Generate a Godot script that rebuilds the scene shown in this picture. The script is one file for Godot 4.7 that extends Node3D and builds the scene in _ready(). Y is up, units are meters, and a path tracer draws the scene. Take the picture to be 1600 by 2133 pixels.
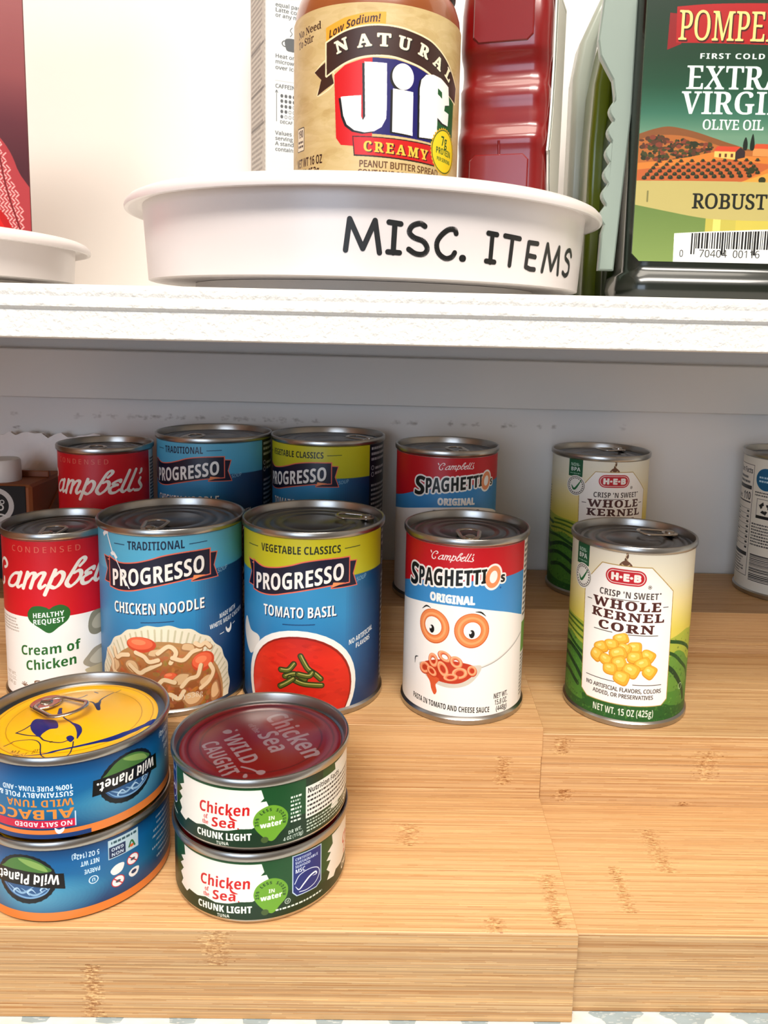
extends Node3D
# A pantry: canned food on two stepped bamboo risers under a white shelf that holds turntables with jars and bottles.

# ---------------------------------------------------------------- flat print: a small painter of filled outlines
class Art:
	var im: Image
	var k := 12.0
	var x0 := 0.0
	var y1 := 0.0
	var wide := 0
	var tall := 0
	var turned := false      # the label of a can that stands on its head
	var th := 0.0
	static var ts = null
	static var fonts := {}
	static var glyphs := {}

	func _init(xa: float, xb: float, ya: float, yb: float, ppm: float, back: Color):
		k = ppm * 2.0
		x0 = xa
		y1 = yb
		wide = int(round((xb - xa) * ppm)) * 2
		tall = int(round((yb - ya) * ppm)) * 2
		im = Image.create(wide, tall, false, Image.FORMAT_RGBA8)
		im.fill(back)

	func px(p: Vector2) -> Vector2:
		if turned:
			return Vector2((-p.x - x0) * k, (y1 - (th - p.y)) * k)
		return Vector2((p.x - x0) * k, (y1 - p.y) * k)

	func tint(col, y: float) -> Color:
		if col is Color:
			return col
		var h: float = y1 - y / k
		if turned:
			h = th - h
		if h >= col[0][0]:
			return col[0][1]
		for i in range(1, col.size()):
			if h >= col[i][0]:
				var f: float = (h - col[i][0]) / (col[i - 1][0] - col[i][0])
				return col[i][1].lerp(col[i - 1][1], f)
		return col[col.size() - 1][1]

	func fill(loops: Array, col) -> void:
		var ev := PackedInt64Array()
		for loop in loops:
			var n: int = loop.size()
			if n < 3:
				continue
			var a := px(loop[n - 1])
			for i in n:
				var b := px(loop[i])
				var d := 1
				var p := a
				var q := b
				if a.y > b.y:
					d = 0
					p = b
					q = a
				var ya := maxi(0, int(ceil(p.y - 0.5)))
				var yb := mini(tall - 1, int(ceil(q.y - 0.5)) - 1)
				if yb >= ya:
					var m := (q.x - p.x) / (q.y - p.y)
					var x := p.x + (ya + 0.5 - p.y) * m
					for y in range(ya, yb + 1):
						ev.append((y << 24) | (int((clampf(x, -4000.0, 12000.0) + 8000.0) * 16.0) << 1) | d)
						x += m
				a = b
		ev.sort()
		var row := -1
		var wind := 0
		var start := 0
		var c: Color = Color.WHITE
		var see: Image = null
		for e in ev:
			var y: int = e >> 24
			if y != row:
				row = y
				wind = 0
				c = tint(col, y + 0.5)
				if c.a < 1.0 and (see == null or not col is Color):
					see = Image.create(wide, 1, false, Image.FORMAT_RGBA8)
					see.fill(c)
			var was := wind
			wind += 1 if e & 1 else -1
			var at: int = int(((e & 0xffffff) >> 1) / 16.0 - 8000.0 + 0.5)
			if was == 0:
				start = at
			elif wind == 0 and at > start:
				if c.a < 1.0:
					var s := maxi(start, 0)
					im.blend_rect(see, Rect2i(0, 0, mini(at, wide) - s, 1), Vector2i(s, y))
				else:
					im.fill_rect(Rect2i(start, y, at - start, 1), c)

	func poly(flat: Array, col) -> void:
		var l := PackedVector2Array()
		for i in range(0, flat.size(), 2):
			l.append(Vector2(flat[i], flat[i + 1]))
		fill([l], col)

	func rect(a: float, b: float, c: float, d: float, col) -> void:
		poly([a, b, c, b, c, d, a, d], col)

	static func curve(flat: Array, closed := false, steps := 8) -> PackedVector2Array:
		var p := PackedVector2Array()
		for i in range(0, flat.size(), 2):
			p.append(Vector2(flat[i], flat[i + 1]))
		var n := p.size()
		var r := PackedVector2Array()
		for i in (n if closed else n - 1):
			var a := p[(i - 1 + n) % n] if closed or i > 0 else p[0] * 2.0 - p[1]
			var b := p[i]
			var c := p[(i + 1) % n]
			var d := p[(i + 2) % n] if closed or i + 2 < n else p[n - 1] * 2.0 - p[n - 2]
			for s in steps:
				r.append(b.cubic_interpolate(c, a, d, s / float(steps)))
		if not closed:
			r.append(p[n - 1])
		return r

	func blob(flat: Array, col) -> void:
		fill([curve(flat, true)], col)

	func ell(cx: float, cy: float, rx: float, ry: float, col, rot := 0.0, hole := 0.0) -> void:
		var l := PackedVector2Array()
		for i in 40:
			l.append(Vector2(cx, cy) + Vector2(rx * cos(TAU * i / 40.0), ry * sin(TAU * i / 40.0)).rotated(rot))
		if hole > 0.0:
			var m := PackedVector2Array()
			for i in range(39, -1, -1):
				m.append(Vector2(cx, cy) + Vector2(rx * hole * cos(TAU * i / 40.0), ry * hole * sin(TAU * i / 40.0)).rotated(rot))
			fill([l, m], col)
		else:
			fill([l], col)

	# a pen line of width w; pen > 0 thins it where it runs along the pen's angle
	func line(pts: PackedVector2Array, w: float, col, pen := 0.0, taper := false) -> void:
		var n := pts.size()
		if n == 1:
			ell(pts[0].x, pts[0].y, w / 2, w / 2, col)
			return
		var left := PackedVector2Array()
		var right := PackedVector2Array()
		var caps := []
		for i in n:
			var t := (pts[mini(i + 1, n - 1)] - pts[maxi(i - 1, 0)]).normalized()
			var hw := w / 2
			if pen > 0.0:
				hw *= 1.0 - pen * (1.0 - absf(sin(t.angle() - 0.55)))
			if taper:
				hw *= 0.15 + 0.85 * sin(PI * (i + 0.3) / (n - 0.4))
			var o := Vector2(-t.y, t.x) * hw
			left.append(pts[i] + o)
			right.append(pts[i] - o)
			if i == 0 or i == n - 1:
				caps.append([pts[i], hw])
		right.reverse()
		for i in n - 1:
			var q := PackedVector2Array([left[i], left[i + 1], right[n - 2 - i], right[n - 1 - i]])
			fill([q], col)
		for c in caps:
			ell(c[0].x, c[0].y, c[1], c[1], col)

	func stroke(flat: Array, w: float, col, pen := 0.0, taper := false) -> void:
		line(curve(flat) if flat.size() > 4 else curve(flat, false, 1), w, col, pen, taper)

	static func font(key: String) -> RID:
		if ts == null:
			ts = TextServerManager.get_primary_interface()
		if not fonts.has(key):
			var f := SystemFont.new()
			f.font_names = PackedStringArray(["Droid Serif" if key.begins_with("s") else "Droid Sans Mono" if key.begins_with("m") else "Droid Sans"])
			f.font_weight = 700 if key.ends_with("b") else 400
			fonts[key] = [f, f.get_rids()[0]]
		return fonts[key][1]

	static func glyph(key: String, ch: String) -> Array:
		var id := key + ch
		if not glyphs.has(id):
			var r := font(key)
			var g: int = ts.font_get_glyph_index(r, 128, ch.unicode_at(0), 0)
			var d: Dictionary = ts.font_get_glyph_contours(r, 128, g)
			var loops := []
			var from := 0
			if d.has("contours"):
				for last in d.contours:
					var l := PackedVector2Array()
					for i in range(from, last + 1):
						l.append(Vector2(d.points[i].x, -d.points[i].y) / 91.4)   # capitals are 1 tall
					loops.append(l)
					from = last + 1
			glyphs[id] = [loops, ts.font_get_glyph_advance(r, 128, g).x / 91.4]
		return glyphs[id]

	# words between xa and xb on a base line; o: up (rise of the base line), shear, grow, track, arc, fn
	func text(words: String, xa: float, xb: float, base: float, cap: float, col, key := "b", o := {}) -> void:
		var track: float = o.get("track", 0.0)
		var total := 0.0
		for ch in words:
			total += glyph(key, ch)[1] + track
		total -= track
		var sx: float = (xb - xa) / (total * cap) if xb > xa else 1.0
		var slope: float = o.get("up", 0.0) / maxf(0.01, xb - xa) if xb > xa else 0.0
		var shear: float = o.get("shear", 0.0)
		var grow: float = o.get("grow", 0.0)
		var end: float = o.get("end", cap)
		var fn = o.get("fn")
		var x := xa
		for ch in words:
			var g := glyph(key, ch)
			var loops := []
			var f: float = (x - xa) / maxf(0.01, xb - xa)
			var size: float = lerpf(cap, end, f)
			for l in g[0]:
				var m := PackedVector2Array()
				for p in l:
					var v := Vector2(x + p.x * cap * sx + p.y * size * shear, p.y * size)
					v.y += base + slope * (v.x - xa)
					if fn != null:
						v = fn.call(v)
					m.append(v)
				loops.append(m)
			if grow != 0.0:
				fill_grown(g[0], loops, col, grow)
			else:
				fill(loops, col)
			x += (g[1] + track) * cap * sx

	# emboldened letter: outer outlines grow, counters shrink
	func fill_grown(raw: Array, loops: Array, col, grow: float) -> void:
		var out := []
		var turn := outer_turn(raw)
		for i in raw.size():
			var outer := Geometry2D.is_polygon_clockwise(raw[i]) == turn
			for h in Geometry2D.offset_polygon(loops[i], grow if outer else -grow, Geometry2D.JOIN_ROUND):
				if Geometry2D.is_polygon_clockwise(h) != outer:
					h.reverse()
				out.append(h)
		fill(out, col)

	static func outer_turn(raw: Array) -> bool:
		var best := 0.0
		var turn := true
		for l in raw:
			var r := Rect2(l[0], Vector2.ZERO)
			for p in l:
				r = r.expand(p)
			if r.get_area() > best:
				best = r.get_area()
				turn = Geometry2D.is_polygon_clockwise(l)
		return turn

	# rows of print too fine to read
	func tiny(xa: float, xb: float, ya: float, yb: float, rows: int, col, seed_: int, fill_share := 0.75) -> void:
		var rng := RandomNumberGenerator.new()
		rng.seed = seed_
		var step := (yb - ya) / rows
		for i in rows:
			var x := xa
			var stop := lerpf(xa, xb, rng.randf_range(fill_share, 1.0))
			while x < stop:
				var w := rng.randf_range(0.5, 1.9)
				rect(x, yb - (i + 0.75) * step, minf(x + w, stop), yb - (i + 0.25) * step, col)
				x += w + 0.45

	func tex() -> ImageTexture:
		im.shrink_x2()
		return ImageTexture.create_from_image(im)

# ---------------------------------------------------------------- naming
var used := {}
var M := {}

func numbered(called: String) -> String:
	used[called] = used.get(called, -1) + 1
	return called if used[called] == 0 else "%s_%03d" % [called, used[called]]

func thing(called: String, label: String, category: String, at: Vector3, turn := 0.0, group := "") -> Node3D:
	var o := Node3D.new()
	o.name = numbered(called)
	add_child(o)
	o.position = at
	o.rotation.y = turn
	tag(o, label, category, group)
	return o

func tag(o: Node3D, label: String, category: String, group := "") -> void:
	o.set_meta("label", label)
	o.set_meta("category", category)
	if group:
		o.set_meta("group", group)

func obj(called: String, mesh: Mesh, mat: Material, parent: Node = null) -> MeshInstance3D:
	var o := MeshInstance3D.new()
	o.mesh = mesh
	o.material_override = mat
	o.cast_shadow = GeometryInstance3D.SHADOW_CASTING_SETTING_ON
	if parent == null:
		o.name = numbered(called)
		add_child(o)
	else:
		o.name = called
		parent.add_child(o, true)
	return o

func struct(called: String, mesh: Mesh, mat: Material, at := Vector3.ZERO) -> MeshInstance3D:
	var o := obj(called, mesh, mat)
	o.position = at
	o.set_meta("kind", "structure")
	return o

func dup(o: Node3D, at: Vector3, turn: float, label: String) -> Node3D:
	var c: Node3D = o.duplicate()
	var plain: String = str(o.name).rstrip("0123456789").trim_suffix("_")
	c.name = numbered(plain)
	add_child(c)
	c.position = at
	c.rotation.y = turn
	c.set_meta("label", label)
	return c

func mat(col: Color, rough := 0.5, metal := 0.0, tex: Texture2D = null) -> StandardMaterial3D:
	var m := StandardMaterial3D.new()
	m.albedo_color = col
	m.roughness = rough
	m.metallic = metal
	if tex:
		m.albedo_texture = tex
	return m

# ---------------------------------------------------------------- shapes
# a turned shape from (radius, height) points; sharp corners stay sharp
func lathe(prof: Array, segs := 96, sharp := 0.6, from := -PI, to := PI) -> ArrayMesh:
	var n := prof.size()
	var dirs := []
	for i in n - 1:
		var d: Vector2 = (prof[i + 1] - prof[i]).normalized()
		dirs.append(Vector2(d.y, -d.x))
	var rings := []
	var lo := INF
	var hi := -INF
	for p in prof:
		lo = minf(lo, p.y)
		hi = maxf(hi, p.y)
	var pairs := []
	for i in n - 1:
		var na: Vector2 = dirs[i]
		var nb: Vector2 = dirs[i]
		if i > 0 and dirs[i].dot(dirs[i - 1]) > cos(sharp):
			na = (dirs[i] + dirs[i - 1]).normalized()
		if i < n - 2 and dirs[i].dot(dirs[i + 1]) > cos(sharp):
			nb = (dirs[i] + dirs[i + 1]).normalized()
		rings.append([prof[i], na])
		rings.append([prof[i + 1], nb])
		pairs.append(rings.size() - 2)
	var v := PackedVector3Array()
	var nn := PackedVector3Array()
	var uv := PackedVector2Array()
	var ix := PackedInt32Array()
	for r in rings:
		for s in segs + 1:
			var a := lerpf(from, to, s / float(segs))
			v.append(Vector3(r[0].x * sin(a), r[0].y, r[0].x * cos(a)))
			nn.append(Vector3(r[1].x * sin(a), r[1].y, r[1].x * cos(a)))
			uv.append(Vector2(s / float(segs), 1.0 - (r[0].y - lo) / maxf(hi - lo, 1e-6)))
	for j in pairs:
		for s in segs:
			var a: int = j * (segs + 1) + s
			var c: int = a + segs + 1
			ix.append_array([a, c, c + 1, a, c + 1, a + 1])
	return pack(v, nn, uv, ix)

func pack(v: PackedVector3Array, n: PackedVector3Array, uv: PackedVector2Array, ix: PackedInt32Array) -> ArrayMesh:
	var arr := []
	arr.resize(Mesh.ARRAY_MAX)
	arr[Mesh.ARRAY_VERTEX] = v
	arr[Mesh.ARRAY_NORMAL] = n
	arr[Mesh.ARRAY_TEX_UV] = uv
	arr[Mesh.ARRAY_INDEX] = ix
	var m := ArrayMesh.new()
	m.add_surface_from_arrays(Mesh.PRIMITIVE_TRIANGLES, arr)
	return m

# a disc seen from above with its print laid flat on it
func disc(prof: Array, radius: float, segs := 96) -> ArrayMesh:
	var m := lathe(prof, segs)
	var a := m.surface_get_arrays(0)
	var v: PackedVector3Array = a[Mesh.ARRAY_VERTEX]
	var uv := PackedVector2Array()
	for p in v:
		uv.append(Vector2(0.5 + p.x / radius / 2.0, 0.5 + p.z / radius / 2.0))
	a[Mesh.ARRAY_TEX_UV] = uv
	var r := ArrayMesh.new()
	r.add_surface_from_arrays(Mesh.PRIMITIVE_TRIANGLES, a)
	return r

func face(st: SurfaceTool, pts: Array, centre: Vector3, uvs := []) -> void:
	var nrm: Vector3 = (pts[1] - pts[0]).cross(pts[2] - pts[0])
	var mid := Vector3.ZERO
	for p in pts:
		mid += p
	mid /= pts.size()
	var out := nrm.dot(mid - centre) > 0.0      # counter-clockwise from outside: turn it round
	var order := range(pts.size())
	if out:
		order.reverse()
	var nn := nrm.normalized() if out else -nrm.normalized()
	for i in range(1, pts.size() - 1):
		for j in [order[0], order[i], order[i + 1]]:
			st.set_normal(nn)
			st.set_uv(uvs[j] if uvs else Vector2.ZERO)
			st.add_vertex(pts[j])

# a box with its edges taken off; print runs along x, and along z on top, along y in front
func box(a: Vector3, b: Vector3, bevel := 0.001, va := 0.0, vb := 1.0, ua := 0.0, ub := 1.0) -> ArrayMesh:
	var st := SurfaceTool.new()
	st.begin(Mesh.PRIMITIVE_TRIANGLES)
	var c := (a + b) / 2.0
	var h := (b - a) / 2.0
	var e := minf(bevel, minf(h.x, minf(h.y, h.z)) * 0.9)
	var uvf := func(p: Vector3, ax: int) -> Vector2:
		var t := (p - a) / (b - a)
		if ax == 0:
			return Vector2(lerpf(ua, ub, t.z), lerpf(va, vb, 1.0 - t.y))
		return Vector2(lerpf(ua, ub, t.x), lerpf(va, vb, t.z if ax == 1 else 1.0 - t.y))
	for ax in 3:
		for s in [-1.0, 1.0]:
			var pts := []
			var uvs := []
			for q in [[-1, -1], [1, -1], [1, 1], [-1, 1]]:
				var p := Vector3.ZERO
				p[ax] = s * h[ax]
				p[(ax + 1) % 3] = q[0] * (h[(ax + 1) % 3] - e)
				p[(ax + 2) % 3] = q[1] * (h[(ax + 2) % 3] - e)
				pts.append(c + p)
				uvs.append(uvf.call(c + p, ax))
			face(st, pts, c, uvs)
	for ax in 3:
		var u := (ax + 1) % 3
		var w := (ax + 2) % 3
		for su in [-1.0, 1.0]:
			for sw in [-1.0, 1.0]:
				var pts := []
				var uvs := []
				for q in [[-1, 0], [1, 0], [1, 1], [-1, 1]]:
					var p := Vector3.ZERO
					p[ax] = q[0] * (h[ax] - e)
					p[u] = su * (h[u] - (e if q[1] == 0 else 0.0))
					p[w] = sw * (h[w] - (0.0 if q[1] == 0 else e))
					pts.append(c + p)
					uvs.append(uvf.call(c + p, 1 if ax == 0 else 2))
				face(st, pts, c, uvs)
	for sx in [-1.0, 1.0]:
		for sy in [-1.0, 1.0]:
			for sz in [-1.0, 1.0]:
				var s := Vector3(sx, sy, sz)
				var pts := []
				var uvs := []
				for ax in 3:
					var p := s * (h - Vector3.ONE * e)
					p[ax] = s[ax] * h[ax]
					pts.append(c + p)
					uvs.append(uvf.call(c + p, 2))
				face(st, pts, c, uvs)
	return st.commit()

# an outline in (x, y) given depth along z, from za to zb, its front edge bevelled
func slab(loop: PackedVector2Array, za: float, zb: float, bevel := 0.0) -> ArrayMesh:
	var st := SurfaceTool.new()
	st.begin(Mesh.PRIMITIVE_TRIANGLES)
	var l := loop.duplicate()
	if Geometry2D.is_polygon_clockwise(l):
		l.reverse()
	var top := l
	if bevel > 0.0:
		var small := Geometry2D.offset_polygon(l, -bevel)
		if small.size() == 1:
			top = small[0]
	var zf := zb - (bevel if top != l else 0.0)
	var r := Rect2(l[0], Vector2.ZERO)
	for p in l:
		r = r.expand(p)
	for side in 2:
		var use := top if side else l
		var t := Geometry2D.triangulate_polygon(use)
		for i in range(0, t.size(), 3):
			var ps := []
			for j in 3:
				ps.append(use[t[i + j]])
			var ccw: bool = (ps[1] - ps[0]).cross(ps[2] - ps[0]) > 0.0
			if (side == 1) == ccw:
				ps.reverse()
			for p in ps:
				st.set_normal(Vector3(0, 0, 1 if side else -1))
				st.set_uv(Vector2((p.x - r.position.x) / r.size.x, 1.0 - (p.y - r.position.y) / r.size.y))
				st.add_vertex(Vector3(p.x, p.y, zb if side else za))
	var n := l.size()
	for i in n:
		var a := l[i]
		var b := l[(i + 1) % n]
		var nn := Vector3(b.y - a.y, a.x - b.x, 0).normalized()
		for q in [Vector3(a.x, a.y, za), Vector3(a.x, a.y, zf), Vector3(b.x, b.y, zf), Vector3(a.x, a.y, za), Vector3(b.x, b.y, zf), Vector3(b.x, b.y, za)]:
			st.set_normal(nn)
			st.set_uv(Vector2.ZERO)
			st.add_vertex(q)
	if top != l:      # the bevel: each outer edge to the nearest inner point
		var m := top.size()
		for i in n:
			var a := l[i]
			var b := l[(i + 1) % n]
			var ia := near(top, a)
			var ib := near(top, b)
			tri(st, Vector3(a.x, a.y, zf), Vector3(top[ia].x, top[ia].y, zb), Vector3(b.x, b.y, zf))
			var j := ia
			var guard := 0
			while j != ib and guard < m:
				var jn := (j + 1) % m
				tri(st, Vector3(top[j].x, top[j].y, zb), Vector3(top[jn].x, top[jn].y, zb), Vector3(b.x, b.y, zf))
				j = jn
				guard += 1
	return st.commit()

func near(l: PackedVector2Array, p: Vector2) -> int:
	var best := 0
	for i in l.size():
		if l[i].distance_squared_to(p) < l[best].distance_squared_to(p):
			best = i
	return best

func tri(st: SurfaceTool, a: Vector3, b: Vector3, c: Vector3) -> void:
	var nn := (c - a).cross(b - a)
	if nn.length() < 1e-14:
		return
	for p in [a, b, c]:
		st.set_normal(nn.normalized())
		st.set_uv(Vector2.ZERO)
		st.add_vertex(p)

# a closed or open bar whose cross-section is an ellipse w wide (sideways) and t thick (along up)
func bar(path: PackedVector3Array, w: float, t: float, closed := true, up := Vector3.UP, m := 10) -> ArrayMesh:
	var n := path.size()
	var v := PackedVector3Array()
	var nn := PackedVector3Array()
	var uv := PackedVector2Array()
	var ix := PackedInt32Array()
	for i in n:
		var d := (path[(i + 1) % n] - path[(i - 1 + n) % n]) if closed else (path[mini(i + 1, n - 1)] - path[maxi(i - 1, 0)])
		var side := d.cross(up).normalized()
		var u2 := side.cross(d).normalized()
		for j in m:
			var a := TAU * j / m
			v.append(path[i] + side * cos(a) * w / 2.0 + u2 * sin(a) * t / 2.0)
			nn.append((side * cos(a) / w + u2 * sin(a) / t).normalized())
			uv.append(Vector2(i / float(n), j / float(m)))
	for i in (n if closed else n - 1):
		for j in m:
			var a := i * m + j
			var b := i * m + (j + 1) % m
			var c := ((i + 1) % n) * m + j
			var d := ((i + 1) % n) * m + (j + 1) % m
			ix.append_array([a, b, d, a, d, c])
	if not closed:
		for e in [0, n - 1]:
			var at := v.size()
			v.append(path[e])
			nn.append((path[0] - path[1]).normalized() if e == 0 else (path[n - 1] - path[n - 2]).normalized())
			uv.append(Vector2.ZERO)
			for j in m:
				var a: int = e * m + j
				var b: int = e * m + (j + 1) % m
				ix.append_array([at, b, a] if e == 0 else [at, a, b])
	return pack(v, nn, uv, ix)

# a body of rounded rectangles stacked up: [y, half x, half z, corner radius, centre x, centre z]
func loft(sections: Array, per := 8, cap := true) -> ArrayMesh:
	var st := SurfaceTool.new()
	st.begin(Mesh.PRIMITIVE_TRIANGLES)
	st.set_smooth_group(0)
	var m := per * 4 + 4
	var rings := []
	for s in sections:
		var ring := PackedVector3Array()
		for q in 4:
			var cx: float = s[4] + (s[1] - s[3]) * [1, -1, -1, 1][q]
			var cz: float = s[5] + (s[2] - s[3]) * [1, 1, -1, -1][q]
			for i in per + 1:
				var a := PI / 2.0 * q + PI / 2.0 * i / per
				ring.append(Vector3(cx + s[3] * cos(a), s[0], cz + s[3] * sin(a)))
		rings.append(ring)
	for j in rings.size() - 1:
		for i in m:
			var k := (i + 1) % m
			var a: Vector3 = rings[j][i]
			var b: Vector3 = rings[j][k]
			var c: Vector3 = rings[j + 1][i]
			var d: Vector3 = rings[j + 1][k]
			for p in [a, b, d, a, d, c]:
				st.add_vertex(p)
	if cap:
		for e in [0, rings.size() - 1]:
			var mid := Vector3(sections[e][4], sections[e][0], sections[e][5])
			for i in m:
				var a: Vector3 = rings[e][i]
				var b: Vector3 = rings[e][(i + 1) % m]
				for p in ([mid, b, a] if e == 0 else [mid, a, b]):
					st.add_vertex(p)
	st.generate_normals()
	return st.commit()

# ---------------------------------------------------------------- the print on each thing (millimetres: along the wall of the can, up from its foot)
const CREAM := Color(0.955, 0.94, 0.91)
const SCRIPT := [[-11.6, 81.6, -15.7, 80.7, -20.1, 76.7, -21.6, 72.9, -17.4, 72.7, -13.4, 75.9, -11.3, 81.4], [-10.4, 82.1, -12.4, 77, -13.6, 73.9, -12.7, 72.7, -10.1, 74.3],
	[-5.9, 82.5, -9.4, 72.5], [-7.6, 77.6, -4.5, 81.5, -2.1, 82.2, -1.9, 80.8, -4.6, 73], [-2.8, 77.9, 0.8, 81.8, 3.4, 82.4, 3.5, 80.8, 0.8, 75.2, 1.5, 73.1, 4, 74.9],
	[9.8, 84, 3.5, 68.9], [8.6, 79.9, 11.9, 82.5, 13.9, 81.4, 13.5, 78.3, 11.2, 74.5, 8.8, 73.1, 6.4, 74.1],
	[23, 84.9, 25.7, 87.4, 26.4, 89, 25.1, 89.7, 22.7, 88, 18.2, 80.9, 15.7, 76.4, 15.9, 74.1, 17.8, 73.2, 21.1, 75.6, 23.4, 78.8, 23.6, 81.1, 22.3, 82.1, 19.7, 81.1],
	[31.4, 81.4, 31.5, 82.5, 29.3, 82.1, 26.9, 80.9, 26.9, 79.6, 29.3, 79.2], [28.6, 79, 25.2, 77.5, 24, 75.4, 24.9, 73.5, 27.8, 73.7, 30.5, 75.5],
	[38.5, 89.2, 32.6, 77.1, 32.1, 74.7, 33.5, 73.6, 35.4, 74.8], [43.7, 89.3, 37.7, 77.4, 37, 74.9, 38.5, 73.7, 40.9, 74.6],
	[47.5, 82.2, 46.1, 79.5, 48, 75.8, 46, 73.5, 42.1, 73.6], [48.6, 88.6, 48.1, 86.7, 46.8, 85.7],
	[-26.6, 82.6, -23.8, 83.6, -22.9, 86, -25.2, 88.0, -29, 87.2, -33.6, 82.4, -36, 77, -35, 72.4, -31.5, 71.0, -28.6, 72.8, -28.2, 75.4], [-38.6, 87.5, -37.4, 84.0]]

func script(a: Art, fx: float, dx: float, fy: float, dy: float, w: float, col) -> void:
	for s in SCRIPT:
		var t := []
		for i in range(0, s.size(), 2):
			t.append(s[i] * fx + dx)
			t.append(s[i + 1] * fy + dy)
		a.stroke(t, w, col, 0.45)

func print_condensed() -> Texture2D:
	var red := Color(0.80, 0.035, 0.11)
	var a := Art.new(-102.7, 102.7, 3.0, 101.5, 6.0, CREAM)
	a.rect(-103, 54.7, 103, 102, red)
	a.text("CONDENSED", -17, 24, 94.8, 3.6, Color(0.86, 0.45, 0.36), "r", {"track": 0.35})
	script(a, 1.0, 0.0, 1.0, 0.0, 2.75, Color(0.95, 0.93, 0.88))
	var green := Color(0.13, 0.39, 0.15)
	a.blob([5.2, 44.7, -0.5, 48.2, -5.8, 52, -7.2, 56.5, -4.5, 60.8, 0, 61.8, 4, 60.8, 5.6, 59.8, 8, 61.4, 12, 62.2, 15.8, 60, 16.9, 56.3, 15.2, 52, 10.4, 48.2], green)
	a.text("HEALTHY", -4.2, 13.6, 54.0, 3.1, Color.WHITE, "b", {"up": 1.4})
	a.text("REQUEST", -4.2, 13.7, 49.9, 3.1, Color.WHITE, "b", {"up": 1.4})
	a.text("Cream of", -13.1, 21.8, 30.0, 6.1, green, "b", {"up": 2.6})
	a.text("Chicken", -10.0, 19.8, 20.6, 6.1, green, "b", {"up": 2.9})
	a.text("SOUP", -5.2, 17, 9.9, 4.3, Color(0.47, 0.34, 0.25), "r", {"up": 1.0, "grow": 0.15})
	var tan := Color(0.62, 0.55, 0.48)
	a.text("NET WT.", -29.5, -18, 15, 2.0, tan, "r")
	a.text("10.5 OZ.", -29.5, -18, 12, 2.0, tan, "r")
	a.text("(298 g)", -29.5, -19, 9, 2.0, tan, "r")
	for q in [0.0, 0.7, -0.7, 1.3, -1.3]:
		a.line(PackedVector2Array([Vector2(-11.4, 10.2), Vector2(-11.4 + sin(q) * 2.2, 10.6 + cos(q) * 2.2)]), 0.5, Color(0.47, 0.34, 0.25))
	a.tiny(-32, -13, 43.5, 53, 5, Color(0.70, 0.66, 0.61), 3)
	a.blob([30.3, 54.4, 27.4, 50, 26.8, 44, 28.5, 40.2, 33, 39, 40, 42, 43, 48, 38, 54], Color(0.55, 0.53, 0.45))
	a.blob([31, 50, 29, 46, 31, 43, 36, 43, 39, 48, 35, 52], Color(0.72, 0.69, 0.60))
	a.blob([26, 27, 23, 23, 26, 19.5, 33, 17, 42, 18, 46, 25, 40, 31, 31, 31], Color(0.66, 0.62, 0.54))
	a.blob([29, 26, 27, 23, 31, 20, 38, 20, 41, 25, 35, 29], Color(0.80, 0.77, 0.69))
	a.blob([24, 18, 30, 13, 44, 12, 52, 16, 44, 19, 32, 19], Color(0.78, 0.72, 0.58))
	a.rect(58, 3, 90, 101.5, Color(0.9, 0.89, 0.85))
	a.tiny(60, 88, 8, 96, 34, Color(0.2, 0.2, 0.2), 5)
	return a.tex()

func blue_ground(a: Art, top, edge: float) -> void:
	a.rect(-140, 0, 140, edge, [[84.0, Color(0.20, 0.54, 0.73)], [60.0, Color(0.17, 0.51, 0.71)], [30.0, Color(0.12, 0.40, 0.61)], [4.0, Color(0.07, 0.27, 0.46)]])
	for i in 24:        # print darkens to navy towards the panel edge, shade of the next can painted in
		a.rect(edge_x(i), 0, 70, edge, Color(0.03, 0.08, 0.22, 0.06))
	var zig := PackedVector2Array([Vector2(-80, 112)])
	var x := -80.0
	while x < 66.9:
		zig.append(Vector2(x, edge - 0.35))
		zig.append(Vector2(x + 0.6, edge + 0.35))
		x += 1.2
	zig.append(Vector2(66.9, edge))
	zig.append(Vector2(66.9, 112))
	a.fill([zig], top)

func edge_x(i: int) -> float:
	return 24.0 + i * 1.7

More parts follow.
